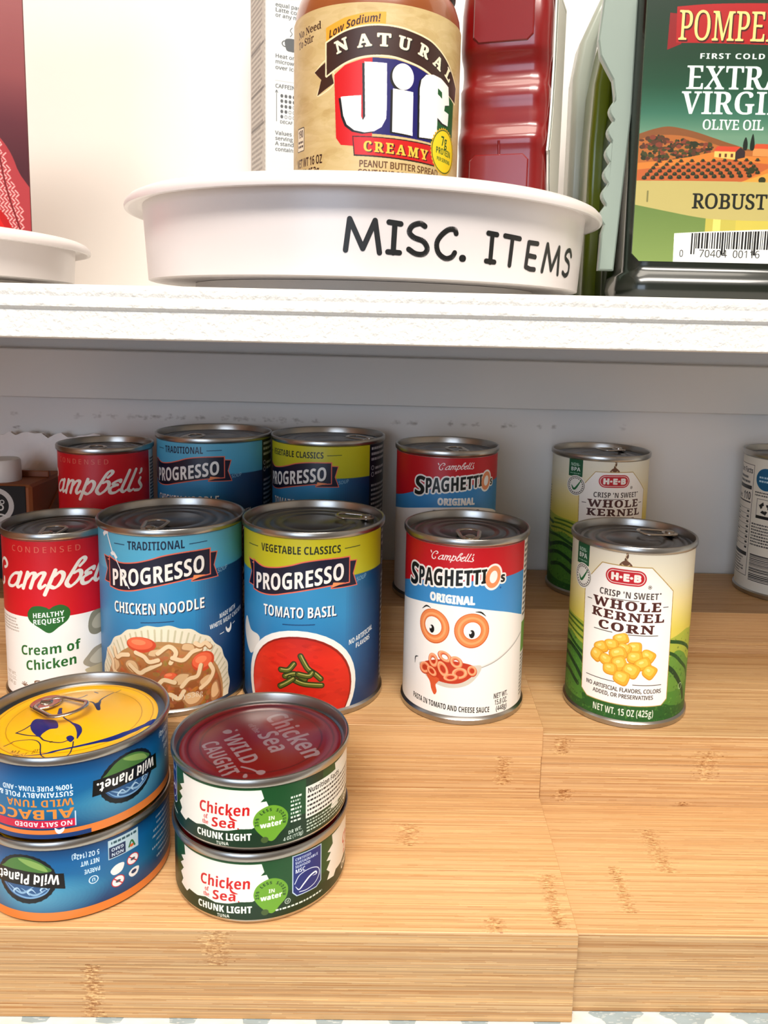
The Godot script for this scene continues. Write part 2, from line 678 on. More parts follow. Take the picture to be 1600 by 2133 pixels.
func banner(a: Art, dx: float, dy: float) -> void:
	var navy := Color(0.055, 0.07, 0.17)
	var coral := Color(0.90, 0.42, 0.33)
	var shift := func(l: Array) -> Array:
		var r := []
		for i in range(0, l.size(), 2):
			r.append(l[i] + dx)
			r.append(l[i + 1] + dy)
		return r
	var tails := [[-34, 92.2, -26, 91.6, -26, 77.4, -34, 77.6, -30.6, 85], [32.4, 95, 38, 94.6, 35.8, 87.2, 38.4, 80.2, 22.6, 80.2, 23, 82.6, 32.4, 84]]
	var top := Art.curve(shift.call([-28.2, 92.4, -20, 90.2, -10.4, 91.0, -1, 93.2, 7.2, 95.6, 18, 97.0, 33.2, 97.3]))
	var low := Art.curve(shift.call([33.2, 82.6, 22, 82.0, 10, 80.2, -2.4, 77.6, -12, 75.3, -20.6, 74.6, -28.3, 75.4]))
	var body := top.duplicate()
	body.append_array(low)
	var rim := Geometry2D.offset_polygon(body, 0.75, Geometry2D.JOIN_MITER)
	for t in tails:
		var l := PackedVector2Array()
		var s: Array = shift.call(t)
		for i in range(0, s.size(), 2):
			l.append(Vector2(s[i], s[i + 1]))
		for h in Geometry2D.offset_polygon(l, 0.6, Geometry2D.JOIN_MITER):
			a.fill([h], coral)
		a.fill([l], navy)
	a.poly(shift.call([-31, 90.6, -19, 88.2, -21, 91.4, -27, 92]), Color(0.93, 0.50, 0.36))
	for h in rim:
		a.fill([h], coral)
	a.fill([body], navy)
	a.poly(shift.call([22.6, 80.4, 30.6, 82.6, 23.4, 83.4]), Color(0.96, 0.58, 0.36))
	var words := "PROGRESSO"
	a.text(words, -26.6 + dx, 30.3 + dx, 76.9 + dy, 9.7, Color(0.02, 0.02, 0.06), "b", {"fn": func(v: Vector2) -> Vector2: return v + Vector2(0.5, -0.5) + rise(v, dx), "grow": 0.2})
	a.text(words, -26.6 + dx, 30.3 + dx, 76.9 + dy, 9.7, CREAM, "b", {"fn": func(v: Vector2) -> Vector2: return v + rise(v, dx), "grow": 0.12})
	a.text("SOUP", 38.6 + dx, 46.4 + dx, 81.6 + dy, 2.5, Color(0.62, 0.78, 0.86), "r", {"up": 1.2})

func rise(v: Vector2, dx: float) -> Vector2:
	var t := (v.x - dx + 26.6) / 57.0
	return Vector2(0, 7.3 * t + 1.6 * sin((t - 0.5) * TAU * 0.5) * 0.5 - 0.5 * sin(t * PI))

func side_panel(a: Art, xa: float, xb: float, seed_: int) -> void:
	a.rect(xa, 0, xb, 112, Color(0.045, 0.06, 0.14))
	a.tiny(xa + 2, xa + 27, 94, 106, 3, Color(0.80, 0.80, 0.80), seed_)
	a.ell(xa + 3.6, 89.5, 1.8, 1.8, Color(0.8, 0.8, 0.8), 0.0, 0.7)
	a.ell(xa + 3.6, 84.5, 1.8, 1.8, Color(0.8, 0.8, 0.8), 0.0, 0.7)
	a.tiny(xa + 7, xa + 25, 83, 91, 2, Color(0.80, 0.80, 0.80), seed_ + 1)
	a.tiny(xa + 2, xa + 30, 8, 78, 20, Color(0.72, 0.72, 0.72), seed_ + 2)

func print_noodle() -> Texture2D:
	var a := Art.new(-132.6, 132.6, 4.0, 108.6, 6.0, Color(0.1, 0.3, 0.5))
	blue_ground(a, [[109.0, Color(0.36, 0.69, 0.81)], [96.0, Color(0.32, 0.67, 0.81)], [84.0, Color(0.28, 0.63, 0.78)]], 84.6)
	var ink := Color(0.05, 0.13, 0.24)
	a.text("TRADITIONAL", -14, 18.7, 98.8, 4.9, ink, "b", {"up": 1.0})
	a.stroke([-23.6, 101.2, -16.1, 101.3], 0.5, Color(0.08, 0.25, 0.38))
	a.stroke([21.3, 101.9, 31.6, 102.3], 0.5, Color(0.08, 0.25, 0.38))
	banner(a, 0, 0)
	a.text("CHICKEN NOODLE", -24.6, 30.4, 60.3, 6.4, Color(0.04, 0.14, 0.27), "b", {"up": 2.1})
	a.text("CHICKEN NOODLE", -25.2, 29.9, 60.8, 6.4, CREAM, "b", {"up": 2.1})
	a.stroke([-6.5, 56.6, 11.9, 57.4], 0.5, Color(0.05, 0.2, 0.36))
	a.text("MADE WITH", 39.7, 54.2, 53.4, 2.9, CREAM, "b", {"up": 2.2})
	a.text("WHITE MEAT CHICKEN", 32.8, 62.8, 48.6, 2.8, CREAM, "b", {"up": 3.6})
	a.blob([45, 47, 46.4, 45.2, 48.2, 45.6, 49.2, 48.4, 50, 46.4, 49.4, 43.8, 47.6, 42.6, 45.8, 43.4, 44.6, 45.6], CREAM)
	a.stroke([40, 43.8, 43, 44.2], 0.45, CREAM)
	a.stroke([51.4, 46.8, 53.6, 47.4], 0.45, CREAM)
	# the bowl
	var rim := PackedVector2Array()
	for i in 180:
		var t := TAU * i / 180.0
		var r := 1.0 + 0.012 * cos(t * 22.0)
		rim.append(Vector2(3.2 + 44.2 * r * cos(t), 11.5 + 43.4 * r * sin(t)))
	a.fill([rim], Color(0.90, 0.87, 0.77))
	for i in 36:
		var t := PI * i / 35.0
		a.stroke([3.2 + 38.5 * cos(t), 9 + 36.5 * sin(t), 3.2 + 43 * cos(t), 10.5 + 42 * sin(t)], 1.1, Color(0.78, 0.75, 0.62), 0.0, false)
	a.ell(3.4, 8, 38.6, 37.6, Color(0.70, 0.52, 0.32))
	a.ell(3.4, 6, 37.6, 37.2, [[46.0, Color(0.78, 0.58, 0.36)], [30.0, Color(0.68, 0.42, 0.23)], [5.0, Color(0.52, 0.28, 0.14)]])
	var rng := RandomNumberGenerator.new()
	rng.seed = 11
	for i in 260:
		var p := Vector2(3.4, 6) + Vector2.from_angle(rng.randf_range(-0.1, PI + 0.1)) * 36.0 * sqrt(rng.randf())
		a.ell(p.x, p.y, rng.randf_range(0.5, 3.0), rng.randf_range(0.4, 1.5), Color(rng.randf_range(0.5, 0.85), rng.randf_range(0.28, 0.58), rng.randf_range(0.12, 0.32), 0.45), rng.randf() * 3.0)
	for c in [[-7.0, 43.4, 9.0, 4.6], [28.5, 30.5, 7.0, 6.0], [-2.0, 12.0, 6.0, 4.0], [10.0, 24.0, 4.0, 2.6]]:
		a.ell(c[0], c[1], c[2], c[3], Color(0.80, 0.28, 0.16))
		a.ell(c[0] - 0.6, c[1] + 0.7, c[2] * 0.86, c[3] * 0.78, Color(0.92, 0.40, 0.26))
		a.ell(c[0] - 1.4, c[1] + 1.4, c[2] * 0.5, c[3] * 0.36, Color(0.97, 0.53, 0.36))
	for c in [[-26, 27, 7, 4.4, 0.8], [-12, 29, 6, 5, -0.6], [15, 21, 7, 4, 0.5], [30, 18, 6, 4, 0.7], [2, 38, 6, 3, 0.2], [22, 9, 8, 5, -0.4], [-18, 17, 7, 4, 0.3], [36, 10, 4, 7, 0.1], [20, 40, 6, 3, -0.4]]:
		var l := []
		for i in 7:
			var v := Vector2.from_angle(TAU * i / 7.0 + rng.randf() * 0.5) * rng.randf_range(0.7, 1.1)
			v = Vector2(v.x * c[2], v.y * c[3]).rotated(c[4])
			l.append_array([c[0] + v.x, c[1] + v.y])
		a.blob(l, Color(0.66, 0.47, 0.30))
		for i in range(0, l.size(), 2):
			l[i] = c[0] + (l[i] - c[0]) * 0.78 - 0.3
			l[i + 1] = c[1] + (l[i + 1] - c[1]) * 0.74 + 0.6
		a.blob(l, Color(0.87, 0.72, 0.54))
	for s in [[-33, 35, -28, 30, -27, 24, -21, 22], [-26, 38, -24, 33, -20, 35, -15, 36], [-14, 30, -8, 26, -4, 28, 4, 32], [3, 38, 9, 42, 13, 38, 10, 32], [11, 35, 17, 33, 22, 37, 27, 38], [-30, 20, -22, 17, -16, 20, -8, 17], [16, 17, 20, 21, 25, 22, 27, 28],
			[-4, 22, 2, 19, 6, 22, 12, 20], [27, 14, 32, 17, 35, 22, 33, 27], [4, 10, 9, 13, 14, 10, 17, 14], [24, 42, 27, 40, 30, 41, 33, 38], [-10, 38, -5, 36, -2, 33, 3, 34], [-22, 10, -14, 13, -9, 9, -3, 11]]:
		a.stroke(s, 3.2, Color(0.62, 0.42, 0.24))
		var t := []
		for i in range(0, s.size(), 2):
			t.append_array([s[i] - 0.2, s[i + 1] + 0.5])
		a.stroke(t, 2.5, Color(0.93, 0.82, 0.66))
	a.text("(12) 538g", 10, 28, 10, 3.0, Color(0.9, 0.86, 0.78), "r", {"up": -0.3})
	side_panel(a, 66.9, 101, 21)
	side_panel(a, -110, -78, 25)
	return a.tex()

func print_tomato() -> Texture2D:
	var a := Art.new(-132.6, 132.6, 3.5, 107.8, 6.0, Color(0.1, 0.3, 0.5))
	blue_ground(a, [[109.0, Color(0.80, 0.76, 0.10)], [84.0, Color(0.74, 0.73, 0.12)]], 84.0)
	a.rect(57.2, 0, 100, 112, Color(0.045, 0.06, 0.14))
	var ink := Color(0.09, 0.13, 0.10)
	a.text("VEGETABLE CLASSICS", -28.7, 20.3, 97.8, 4.5, ink, "b", {"up": 0.9})
	a.stroke([-41.8, 99.4, -31.9, 99.6], 0.5, Color(0.25, 0.29, 0.10))
	a.stroke([22.8, 100.8, 33.1, 101.1], 0.5, Color(0.25, 0.29, 0.10))
	banner(a, -7.6, -2.0)
	a.text("TOMATO BASIL", -26.5, 18.6, 59.5, 6.3, Color(0.04, 0.16, 0.3), "b", {"up": 1.5})
	a.text("TOMATO BASIL", -27.1, 18.1, 60.0, 6.3, CREAM, "b", {"up": 1.5})
	a.stroke([-13.4, 56.2, 5.3, 57.0], 0.6, Color(0.05, 0.24, 0.42))
	a.text("NO ARTIFICIAL", 26.0, 45.6, 42.0, 3.1, CREAM, "b", {"up": 4.6})
	a.text("FLAVORS", 31, 43.0, 39.0, 2.9, CREAM, "b", {"up": 2.4})
	# the mug of soup
	a.blob([-46, 53.4, -50.5, 47, -49, 40, -40, 32, -31, 42, -32, 46, -40, 47], Color(0.88, 0.86, 0.82))
	a.ell(-4.5, 19.6, 35.8, 33.6, Color(0.93, 0.92, 0.89))
	a.ell(-4.3, 18.8, 32.6, 30.8, Color(0.55, 0.10, 0.05))
	a.ell(-4.6, 18.2, 31.8, 30.2, [[49.0, Color(0.72, 0.13, 0.07)], [36.0, Color(0.84, 0.15, 0.08)], [12.0, Color(0.80, 0.13, 0.07)]])
	var rng := RandomNumberGenerator.new()
	rng.seed = 5
	for i in 120:
		var p := Vector2(-4.6, 18.2) + Vector2(30, 28) * Vector2.from_angle(rng.randf() * TAU) * sqrt(rng.randf())
		a.ell(p.x, p.y, rng.randf_range(1.5, 5.0), rng.randf_range(0.6, 1.6), Color(0.93, 0.25, 0.13, 0.16) if i % 3 else Color(0.6, 0.08, 0.04, 0.18), rng.randf_range(-0.4, 0.4))
	for s in [[-2.6, 38, 0, 33, 2, 30, 6, 27, 9, 24], [-14.6, 28.6, -10, 29, -6.5, 33], [-12, 25, -6, 27, 0, 24], [-9, 24.5, -2, 21.5, 5, 20.5, 9.5, 20], [-15, 18.5, -11, 21, -7, 24], [-4, 27, 2, 26, 4, 28]]:
		a.stroke(s, 3.6, Color(0.17, 0.20, 0.06))
		a.stroke(s, 2.2, Color(0.36, 0.38, 0.12))
		var t := []
		for i in range(0, s.size(), 2):
			t.append_array([s[i] + 0.3, s[i + 1] + 0.5])
		a.stroke(t, 0.6, Color(0.72, 0.68, 0.38))
	side_panel(a, 57.4, 98, 31)
	side_panel(a, -110, -80, 35)
	return a.tex()

func print_rings() -> Texture2D:
	var red := Color(0.76, 0.04, 0.10)
	var blue := Color(0.22, 0.53, 0.76)
	var a := Art.new(-115.3, 115.3, 4.6, 105.6, 6.5, CREAM)
	var low := Art.curve([-116, 60, -80, 62, -57, 65.6, -30, 70, -4, 71, 20, 67, 40.2, 60.2])
	var mid := Art.curve([-116, 72, -80, 72, -57, 75.6, -40, 80.6, -20, 84.6, 10, 87, 40.2, 88.2])
	var m := mid.duplicate()
	m.append_array([Vector2(40.2, 107), Vector2(-116, 107)])
	a.fill([m], red)
	var b := low.duplicate()
	mid.reverse()
	b.append_array(mid)
	a.fill([b], blue)
	script(a, 0.292, -13.0, 0.275, 77.7, 0.72, CREAM)
	# the name, outlined
	var ink := Color(0.055, 0.075, 0.065)
	for pass_ in 2:
		var c := CREAM if pass_ == 0 else ink
		var g := 1.3 if pass_ == 0 else 0.14
		a.text("S", -42.6, -33.6, 78.6, 13.0, c, "b", {"grow": g, "shear": 0.08})
		a.text("PAGHETTI", -33.6, 9.4, 80.2, 10.4, c, "b", {"grow": g, "up": 5.0, "end": 7.9, "track": 0.02})
		a.text("s", 18.0, 21.4, 84.8, 5.6, c, "b", {"grow": g * 0.9})
		if pass_ == 0:
			a.ell(13.2, 88.4, 5.9, 7.9, c, -0.2)
	a.ell(13.2, 88.4, 4.7, 6.6, Color(0.91, 0.56, 0.36), -0.2)
	a.ell(13.4, 88.4, 2.4, 3.7, CREAM, -0.2)
	a.ell(18.2, 81.6, 0.6, 0.6, Color(0.10, 0.32, 0.58))
	a.text("ORIGINAL", -24.2, 2.8, 72.5, 4.7, CREAM, "b", {"grow": 0.28})
	# two pasta rings and a spoonful
	for e in [[-21.2, 57.1, 10.0, 10.3, -21.5, 57.3, 5.5, 5.5, -22.2, 55.3, 0.12], [1.7, 56.9, 10.2, 10.4, 1.9, 57.0, 5.0, 5.1, 1.7, 55.0, -0.1]]:
		a.ell(e[0], e[1], e[2], e[3], Color(0.78, 0.36, 0.16), e[10])
		a.ell(e[0], e[1] + 0.15, e[2] * 0.95, e[3] * 0.95, Color(0.90, 0.52, 0.29), e[10])
		a.ell(e[0], e[1], e[2] * 0.80, e[3] * 0.80, Color(0.94, 0.63, 0.40), e[10], 0.84)
		a.ell(e[4], e[5], e[6] * 1.12, e[7] * 1.12, Color(0.84, 0.42, 0.20))
		a.ell(e[4], e[5], e[6], e[7], Color(0.95, 0.94, 0.91))
		a.ell(e[8], e[9], 1.6, 2.4, Color(0.05, 0.05, 0.05))
		a.ell(e[8] - 0.9, e[9] + 0.9, 0.8, 0.9, Color(0.95, 0.94, 0.91))
	a.stroke([-29.6, 65.8, -26.4, 68.2, -23.2, 67.6], 0.9, ink, 0.0, true)
	a.stroke([3.4, 68.2, 6.6, 67.8, 9.6, 65.4], 0.9, ink, 0.0, true)
	a.stroke([-32.0, 35.6, -34.4, 34.4, -34.8, 30.6], 0.8, ink, 0.0, true)
	a.stroke([5, 34, 16, 37.4, 28, 43, 42, 50.4], 1.3, Color(0.62, 0.61, 0.58))
	a.stroke([5, 34.2, 16, 37.8, 28, 43.4, 42, 50.8], 0.8, Color(0.88, 0.87, 0.84))
	a.blob([-30.6, 32.4, -27, 27, -20, 23, -10, 21.6, 0, 24, 6, 29.6, 8, 35.4, 2, 36, -18, 35], Color(0.80, 0.77, 0.71))
	a.blob([-29.6, 32, -24, 27, -16, 24.6, -6, 24.6, 1, 28, 5, 33, 0, 37, -16, 38], Color(0.72, 0.20, 0.09))
	a.blob([-25.5, 28, -22.5, 23, -21.4, 19, -19.4, 15.8, -17.8, 18, -18.6, 22, -16.6, 26], Color(0.82, 0.34, 0.18))
	for r in [[-26.4, 30.6, 3.8, 3.4, 0.5], [-20.6, 36.6, 3.0, 4.2, 0.2], [-13.4, 40.2, 4.4, 2.9, -0.5], [-14.4, 32.4, 2.9, 5.0, 0.5], [-6.6, 37.6, 3.2, 4.0, 0.8], [-4.4, 31.0, 4.6, 3.4, 0.2], [2.6, 32.8, 2.6, 3.2, 0.4], [-21.4, 29.6, 3.6, 2.4, -0.6], [-9.6, 28.0, 4.4, 2.2, 0.2]]:
		a.ell(r[0], r[1] - 0.3, r[2] * 1.08, r[3] * 1.08, Color(0.70, 0.22, 0.10), r[4], 0.42)
		a.ell(r[0], r[1], r[2], r[3], Color(0.90, 0.50, 0.33), r[4], 0.5)
		a.ell(r[0] - 0.2, r[1] + 0.2, r[2] * 0.92, r[3] * 0.92, Color(0.96, 0.66, 0.48), r[4], 0.72)
	a.text("PASTA IN TOMATO AND CHEESE SAUCE", -35.7, 14.2, 9.2, 3.3, ink, "b", {"up": -2.6})
	a.text("NET WT.", 16.6, 27.4, 14.2, 3.1, Color(0.24, 0.24, 0.24), "r", {"grow": 0.08})
	a.text("15.8 OZ.", 17.4, 27.2, 10.2, 3.1, Color(0.24, 0.24, 0.24), "r", {"grow": 0.08})
	a.text("(448g)", 18.6, 27.0, 6.2, 3.1, Color(0.24, 0.24, 0.24), "r", {"grow": 0.08})
	a.rect(40.2, 0, 90, 107, Color(0.91, 0.90, 0.87))
	a.tiny(41.4, 62, 58, 104, 14, Color(0.12, 0.12, 0.12), 41)
	a.rect(41, 36, 56, 55, Color(0.45, 0.62, 0.30))
	a.tiny(41.4, 62, 8, 35, 12, Color(0.3, 0.3, 0.3), 42)
	return a.tex()

func print_corn() -> Texture2D:
	var a := Art.new(-115.3, 115.3, 1.4, 108.4, 6.5, CREAM)
	a.rect(-116, 0, 116, 109, [[108.0, Color(0.91, 0.89, 0.81)], [92.0, Color(0.92, 0.89, 0.77)], [78.0, Color(0.93, 0.86, 0.60)], [60.0, Color(0.86, 0.79, 0.33)]])
	var rng := RandomNumberGenerator.new()
	rng.seed = 9
	# rows of crops sweeping down over the hills
	a.fill([hill([-116, 58, -80, 61, -61, 60, -40, 58.6, -20, 55, 10, 54, 30, 58, 40, 57, 70, 60, 116, 58])], Color(0.66, 0.70, 0.24))
	for h in [[-64, 57, -50, 57.5, -36, 55], [-66, 53.5, -52, 54.5, -36, 51.5], [-70, 49, -54, 50.6, -36, 47]]:
		a.stroke(h, 1.5, Color(0.29, 0.42, 0.12))
	a.fill([hill([-116, 48, -90, 50, -66, 46, -52, 48, -36, 44, 10, 42, 22, 46, 30, 43, 40, 36, 60, 40, 116, 46])], Color(0.38, 0.56, 0.20))
	for h in [[16, 53, 24, 51, 32, 47.4, 40, 42], [15, 46, 21, 43, 28, 37, 36, 30, 40, 22], [-74, 43, -56, 44, -37, 38], [-90, 52, -78, 54, -66, 53], [46, 52, 62, 54, 80, 50], [48, 44, 62, 46, 84, 40]]:
		a.stroke(h, 2.2, Color(0.10, 0.29, 0.10))
	a.fill([hill([-116, 36, -90, 38, -70, 33, -52, 38, -42, 36, -34, 28, 20, 20, 40, 24, 60, 30, 116, 34])], Color(0.28, 0.50, 0.17))
	for h in [[-70, 34, -54, 39, -42, 36, -34, 28], [-72, 27, -58, 31, -46, 28, -36, 20], [15, 37, 20, 33, 26, 26, 31, 19, 34, 12], [-66, 19, -54, 22, -42, 17], [-90, 32, -80, 37, -70, 33], [50, 33, 64, 36, 84, 30], [54, 24, 70, 26, 90, 20]]:
		a.stroke(h, 3.0, Color(0.05, 0.22, 0.09))
	a.fill([hill([-116, 12, -80, 14, -60, 9, -38, 8, -34, 13.5, 10, 13.4, 20, 11, 34, 9, 60, 12, 116, 12])], Color(0.11, 0.34, 0.12))
	for i in 1700:
		var p := Vector2(rng.randf_range(-115, 115), rng.randf_range(0.5, 55))
		a.ell(p.x, p.y, rng.randf_range(0.3, 1.1), rng.randf_range(0.25, 0.7), Color(0.50, 0.66, 0.25, 0.30) if i % 2 else Color(0.05, 0.21, 0.07, 0.30), rng.randf() * 3.0)
	# twine and tag
	a.stroke([-13.8, 109, -13.4, 106, -14.4, 104, -13.6, 102, -14.2, 99], 1.3, Color(0.36, 0.24, 0.15))
	a.stroke([-13.2, 108, -14.4, 105.6, -13.2, 103.6, -14.4, 101.4], 0.5, Color(0.75, 0.66, 0.52))
	a.blob([-17.6, 101, -14.2, 103.6, -10.6, 101, -11.2, 98.6, -17, 98.6], Color(0.40, 0.25, 0.15))
	a.stroke([-16.4, 101, -14.2, 99.6, -12, 101], 0.6, Color(0.78, 0.68, 0.55))
	var tag_ := PackedVector2Array()
	for p in [[-28, 99.8], [0.8, 99.8], [15.2, 85], [16.0, 16.4], [12.4, 12.8], [-33.4, 12.6], [-37.8, 16.2], [-39.6, 84.6]]:
		tag_.append(Vector2(p[0], p[1]))
	for h in Geometry2D.offset_polygon(tag_, 0.5):
		a.fill([h], Color(0.70, 0.58, 0.30))
	a.fill([tag_], Color(0.965, 0.95, 0.925))
	# capsule
	a.fill([capsule(-13.7, 93.0, 11.8, 4.9)], Color(0.74, 0.05, 0.11))
	a.fill([capsule(-13.7, 93.0, 11.0, 4.1)], Color(0.93, 0.90, 0.87))
	a.fill([capsule(-13.7, 93.0, 10.5, 3.6)], Color(0.74, 0.05, 0.11))
	a.text("H·E·B", -22.6, -4.9, 90.9, 4.2, Color(0.95, 0.93, 0.90), "b", {"grow": 0.32})
	a.ell(0.3, 88.0, 1.1, 1.2, Color(0.42, 0.39, 0.36), 0.0, 0.75)
	a.ell(0.3, 88.0, 0.5, 0.6, Color(0.42, 0.39, 0.36))
	var grey := Color(0.29, 0.25, 0.23)
	a.text("CRISP 'N SWEET", -29.0, 5.9, 80.3, 4.0, grey, "b", {"fn": func(v: Vector2) -> Vector2: return v})
	a.ell(7.0, 84.0, 0.5, 0.5, grey)
	a.stroke([-21, 79.0, -5.4, 79.0], 0.4, grey)
	var brown := Color(0.27, 0.085, 0.06)
	a.text("WHOLE", -32.8, 8.2, 72.8, 5.5, brown, "sb", {"grow": 0.16, "track": 0.1})
	a.text("KERNEL", -33.4, 10.6, 66.0, 5.2, brown, "sb", {"grow": 0.16, "track": 0.1})
	a.text("CORN", -28.6, 4.6, 58.8, 5.2, brown, "sb", {"grow": 0.16, "track": 0.1})
	for l in [[-37.0, 75.4, -34.0, 75.4], [9.4, 75.4, 12.6, 75.4], [-31.0, 57.6, -19.6, 57.6], [-10.3, 57.6, 7.0, 57.6], [-34.7, 26.6, -16.7, 26.6], [-5.9, 26.1, 11.4, 26.1]]:
		a.stroke(l, 0.45, grey)
	for q in [[575, 1425, 58, 38], [510, 1480, 54, 42], [675, 1480, 54, 44], [430, 1515, 55, 42], [775, 1535, 58, 44], [605, 1490, 50, 36], [400, 1575, 48, 50], [680, 1550, 56, 46], [560, 1535, 66, 46], [475, 1595, 52, 44], [740, 1595, 62, 46], [575, 1605, 56, 56], [795, 1650, 52, 50], [660, 1645, 62, 52], [510, 1655, 54, 44], [595, 1705, 58, 52]]:
		var c := Vector2(-13.9 + (q[0] - 580) / 12.4, 57.0 - (q[1] - 1395) * 0.0878)
		var rx: float = q[2] / 12.4
		var ry: float = q[3] * 0.0878
		var rot: float = rng.randf_range(-0.6, 0.6)
		kernel(a, c, rx, ry, rot, Color(0.80, 0.52, 0.08))
		kernel(a, c + Vector2(0, 0.25), rx * 0.93, ry * 0.9, rot, Color(0.90, 0.66, 0.17))
		kernel(a, c + Vector2(-0.3, 0.7), rx * 0.68, ry * 0.6, rot, Color(0.95, 0.76, 0.30))
		a.ell(c.x - 0.8, c.y + 1.2, rx * 0.3, ry * 0.2, Color(0.98, 0.88, 0.55, 0.8), rot)
	a.text("NO ARTIFICIAL FLAVORS, COLORS", -34.6, 11.8, 20.9, 2.5, grey, "r", {"grow": 0.09})
	a.text("ADDED, OR PRESERVATIVES", -29.4, 6.8, 16.9, 2.5, grey, "r", {"grow": 0.09})
	a.text("NET WT. 15 OZ (425g)", -29.0, 7.7, 5.6, 4.4, Color(0.90, 0.90, 0.84), "b")
	# green flag and seal
	a.rect(-49.4, 94.6, -37.8, 109, Color(0.08, 0.33, 0.20))
	a.text("NON-", -47.8, -40.0, 102.6, 2.6, Color(0.75, 0.85, 0.78), "b")
	a.text("BPA", -47.8, -39.6, 98.8, 3.0, Color(0.92, 0.94, 0.92), "b")
	a.tiny(-48, -39.4, 96.2, 97.8, 1, Color(0.6, 0.75, 0.66), 2, 1.0)
	a.ell(-42.8, 87.6, 7.8, 8.0, Color(0.93, 0.92, 0.88))
	a.ell(-42.8, 87.6, 7.0, 7.2, Color(0.30, 0.27, 0.25), 0.0, 0.94)
	for i in 22:
		var v := Vector2.from_angle(TAU * i / 22.0)
		a.ell(-42.8 + v.x * 5.6, 87.6 + v.y * 5.8, 0.5, 0.5, Color(0.30, 0.27, 0.25))
	a.stroke([-46.4, 87.6, -43.6, 84.8, -38.2, 92.4], 1.6, Color(0.10, 0.40, 0.20), 0.0, true)
	a.ell(28.6, 21.4, 2.0, 2.2, Color(0.70, 0.80, 0.62), 0.0, 0.8)
	a.tiny(-77, -74, 40, 83, 20, Color(0.2, 0.2, 0.15), 8)
	return a.tex()

func hill(flat: Array) -> PackedVector2Array:
	var l := Art.curve(flat)
	l.append_array([Vector2(118, -2), Vector2(-118, -2)])
	return l

func capsule(cx: float, cy: float, hw: float, hh: float) -> PackedVector2Array:
	var l := PackedVector2Array()
	for s in [1, -1]:
		for i in 13:
			l.append(Vector2(cx + s * (hw - hh), cy) + Vector2.from_angle(-PI / 2 + PI * i / 12.0) * hh * s)
	return l

func kernel(a: Art, c: Vector2, rx: float, ry: float, rot: float, col) -> void:
	var l := PackedVector2Array()
	for i in 28:
		var t := TAU * i / 28.0
		var v := Vector2(signf(cos(t)) * pow(absf(cos(t)), 0.62) * rx, signf(sin(t)) * pow(absf(sin(t)), 0.62) * ry * (1.0 + 0.16 * cos(t)))
		l.append(c + v.rotated(rot))
	a.fill([l], col)

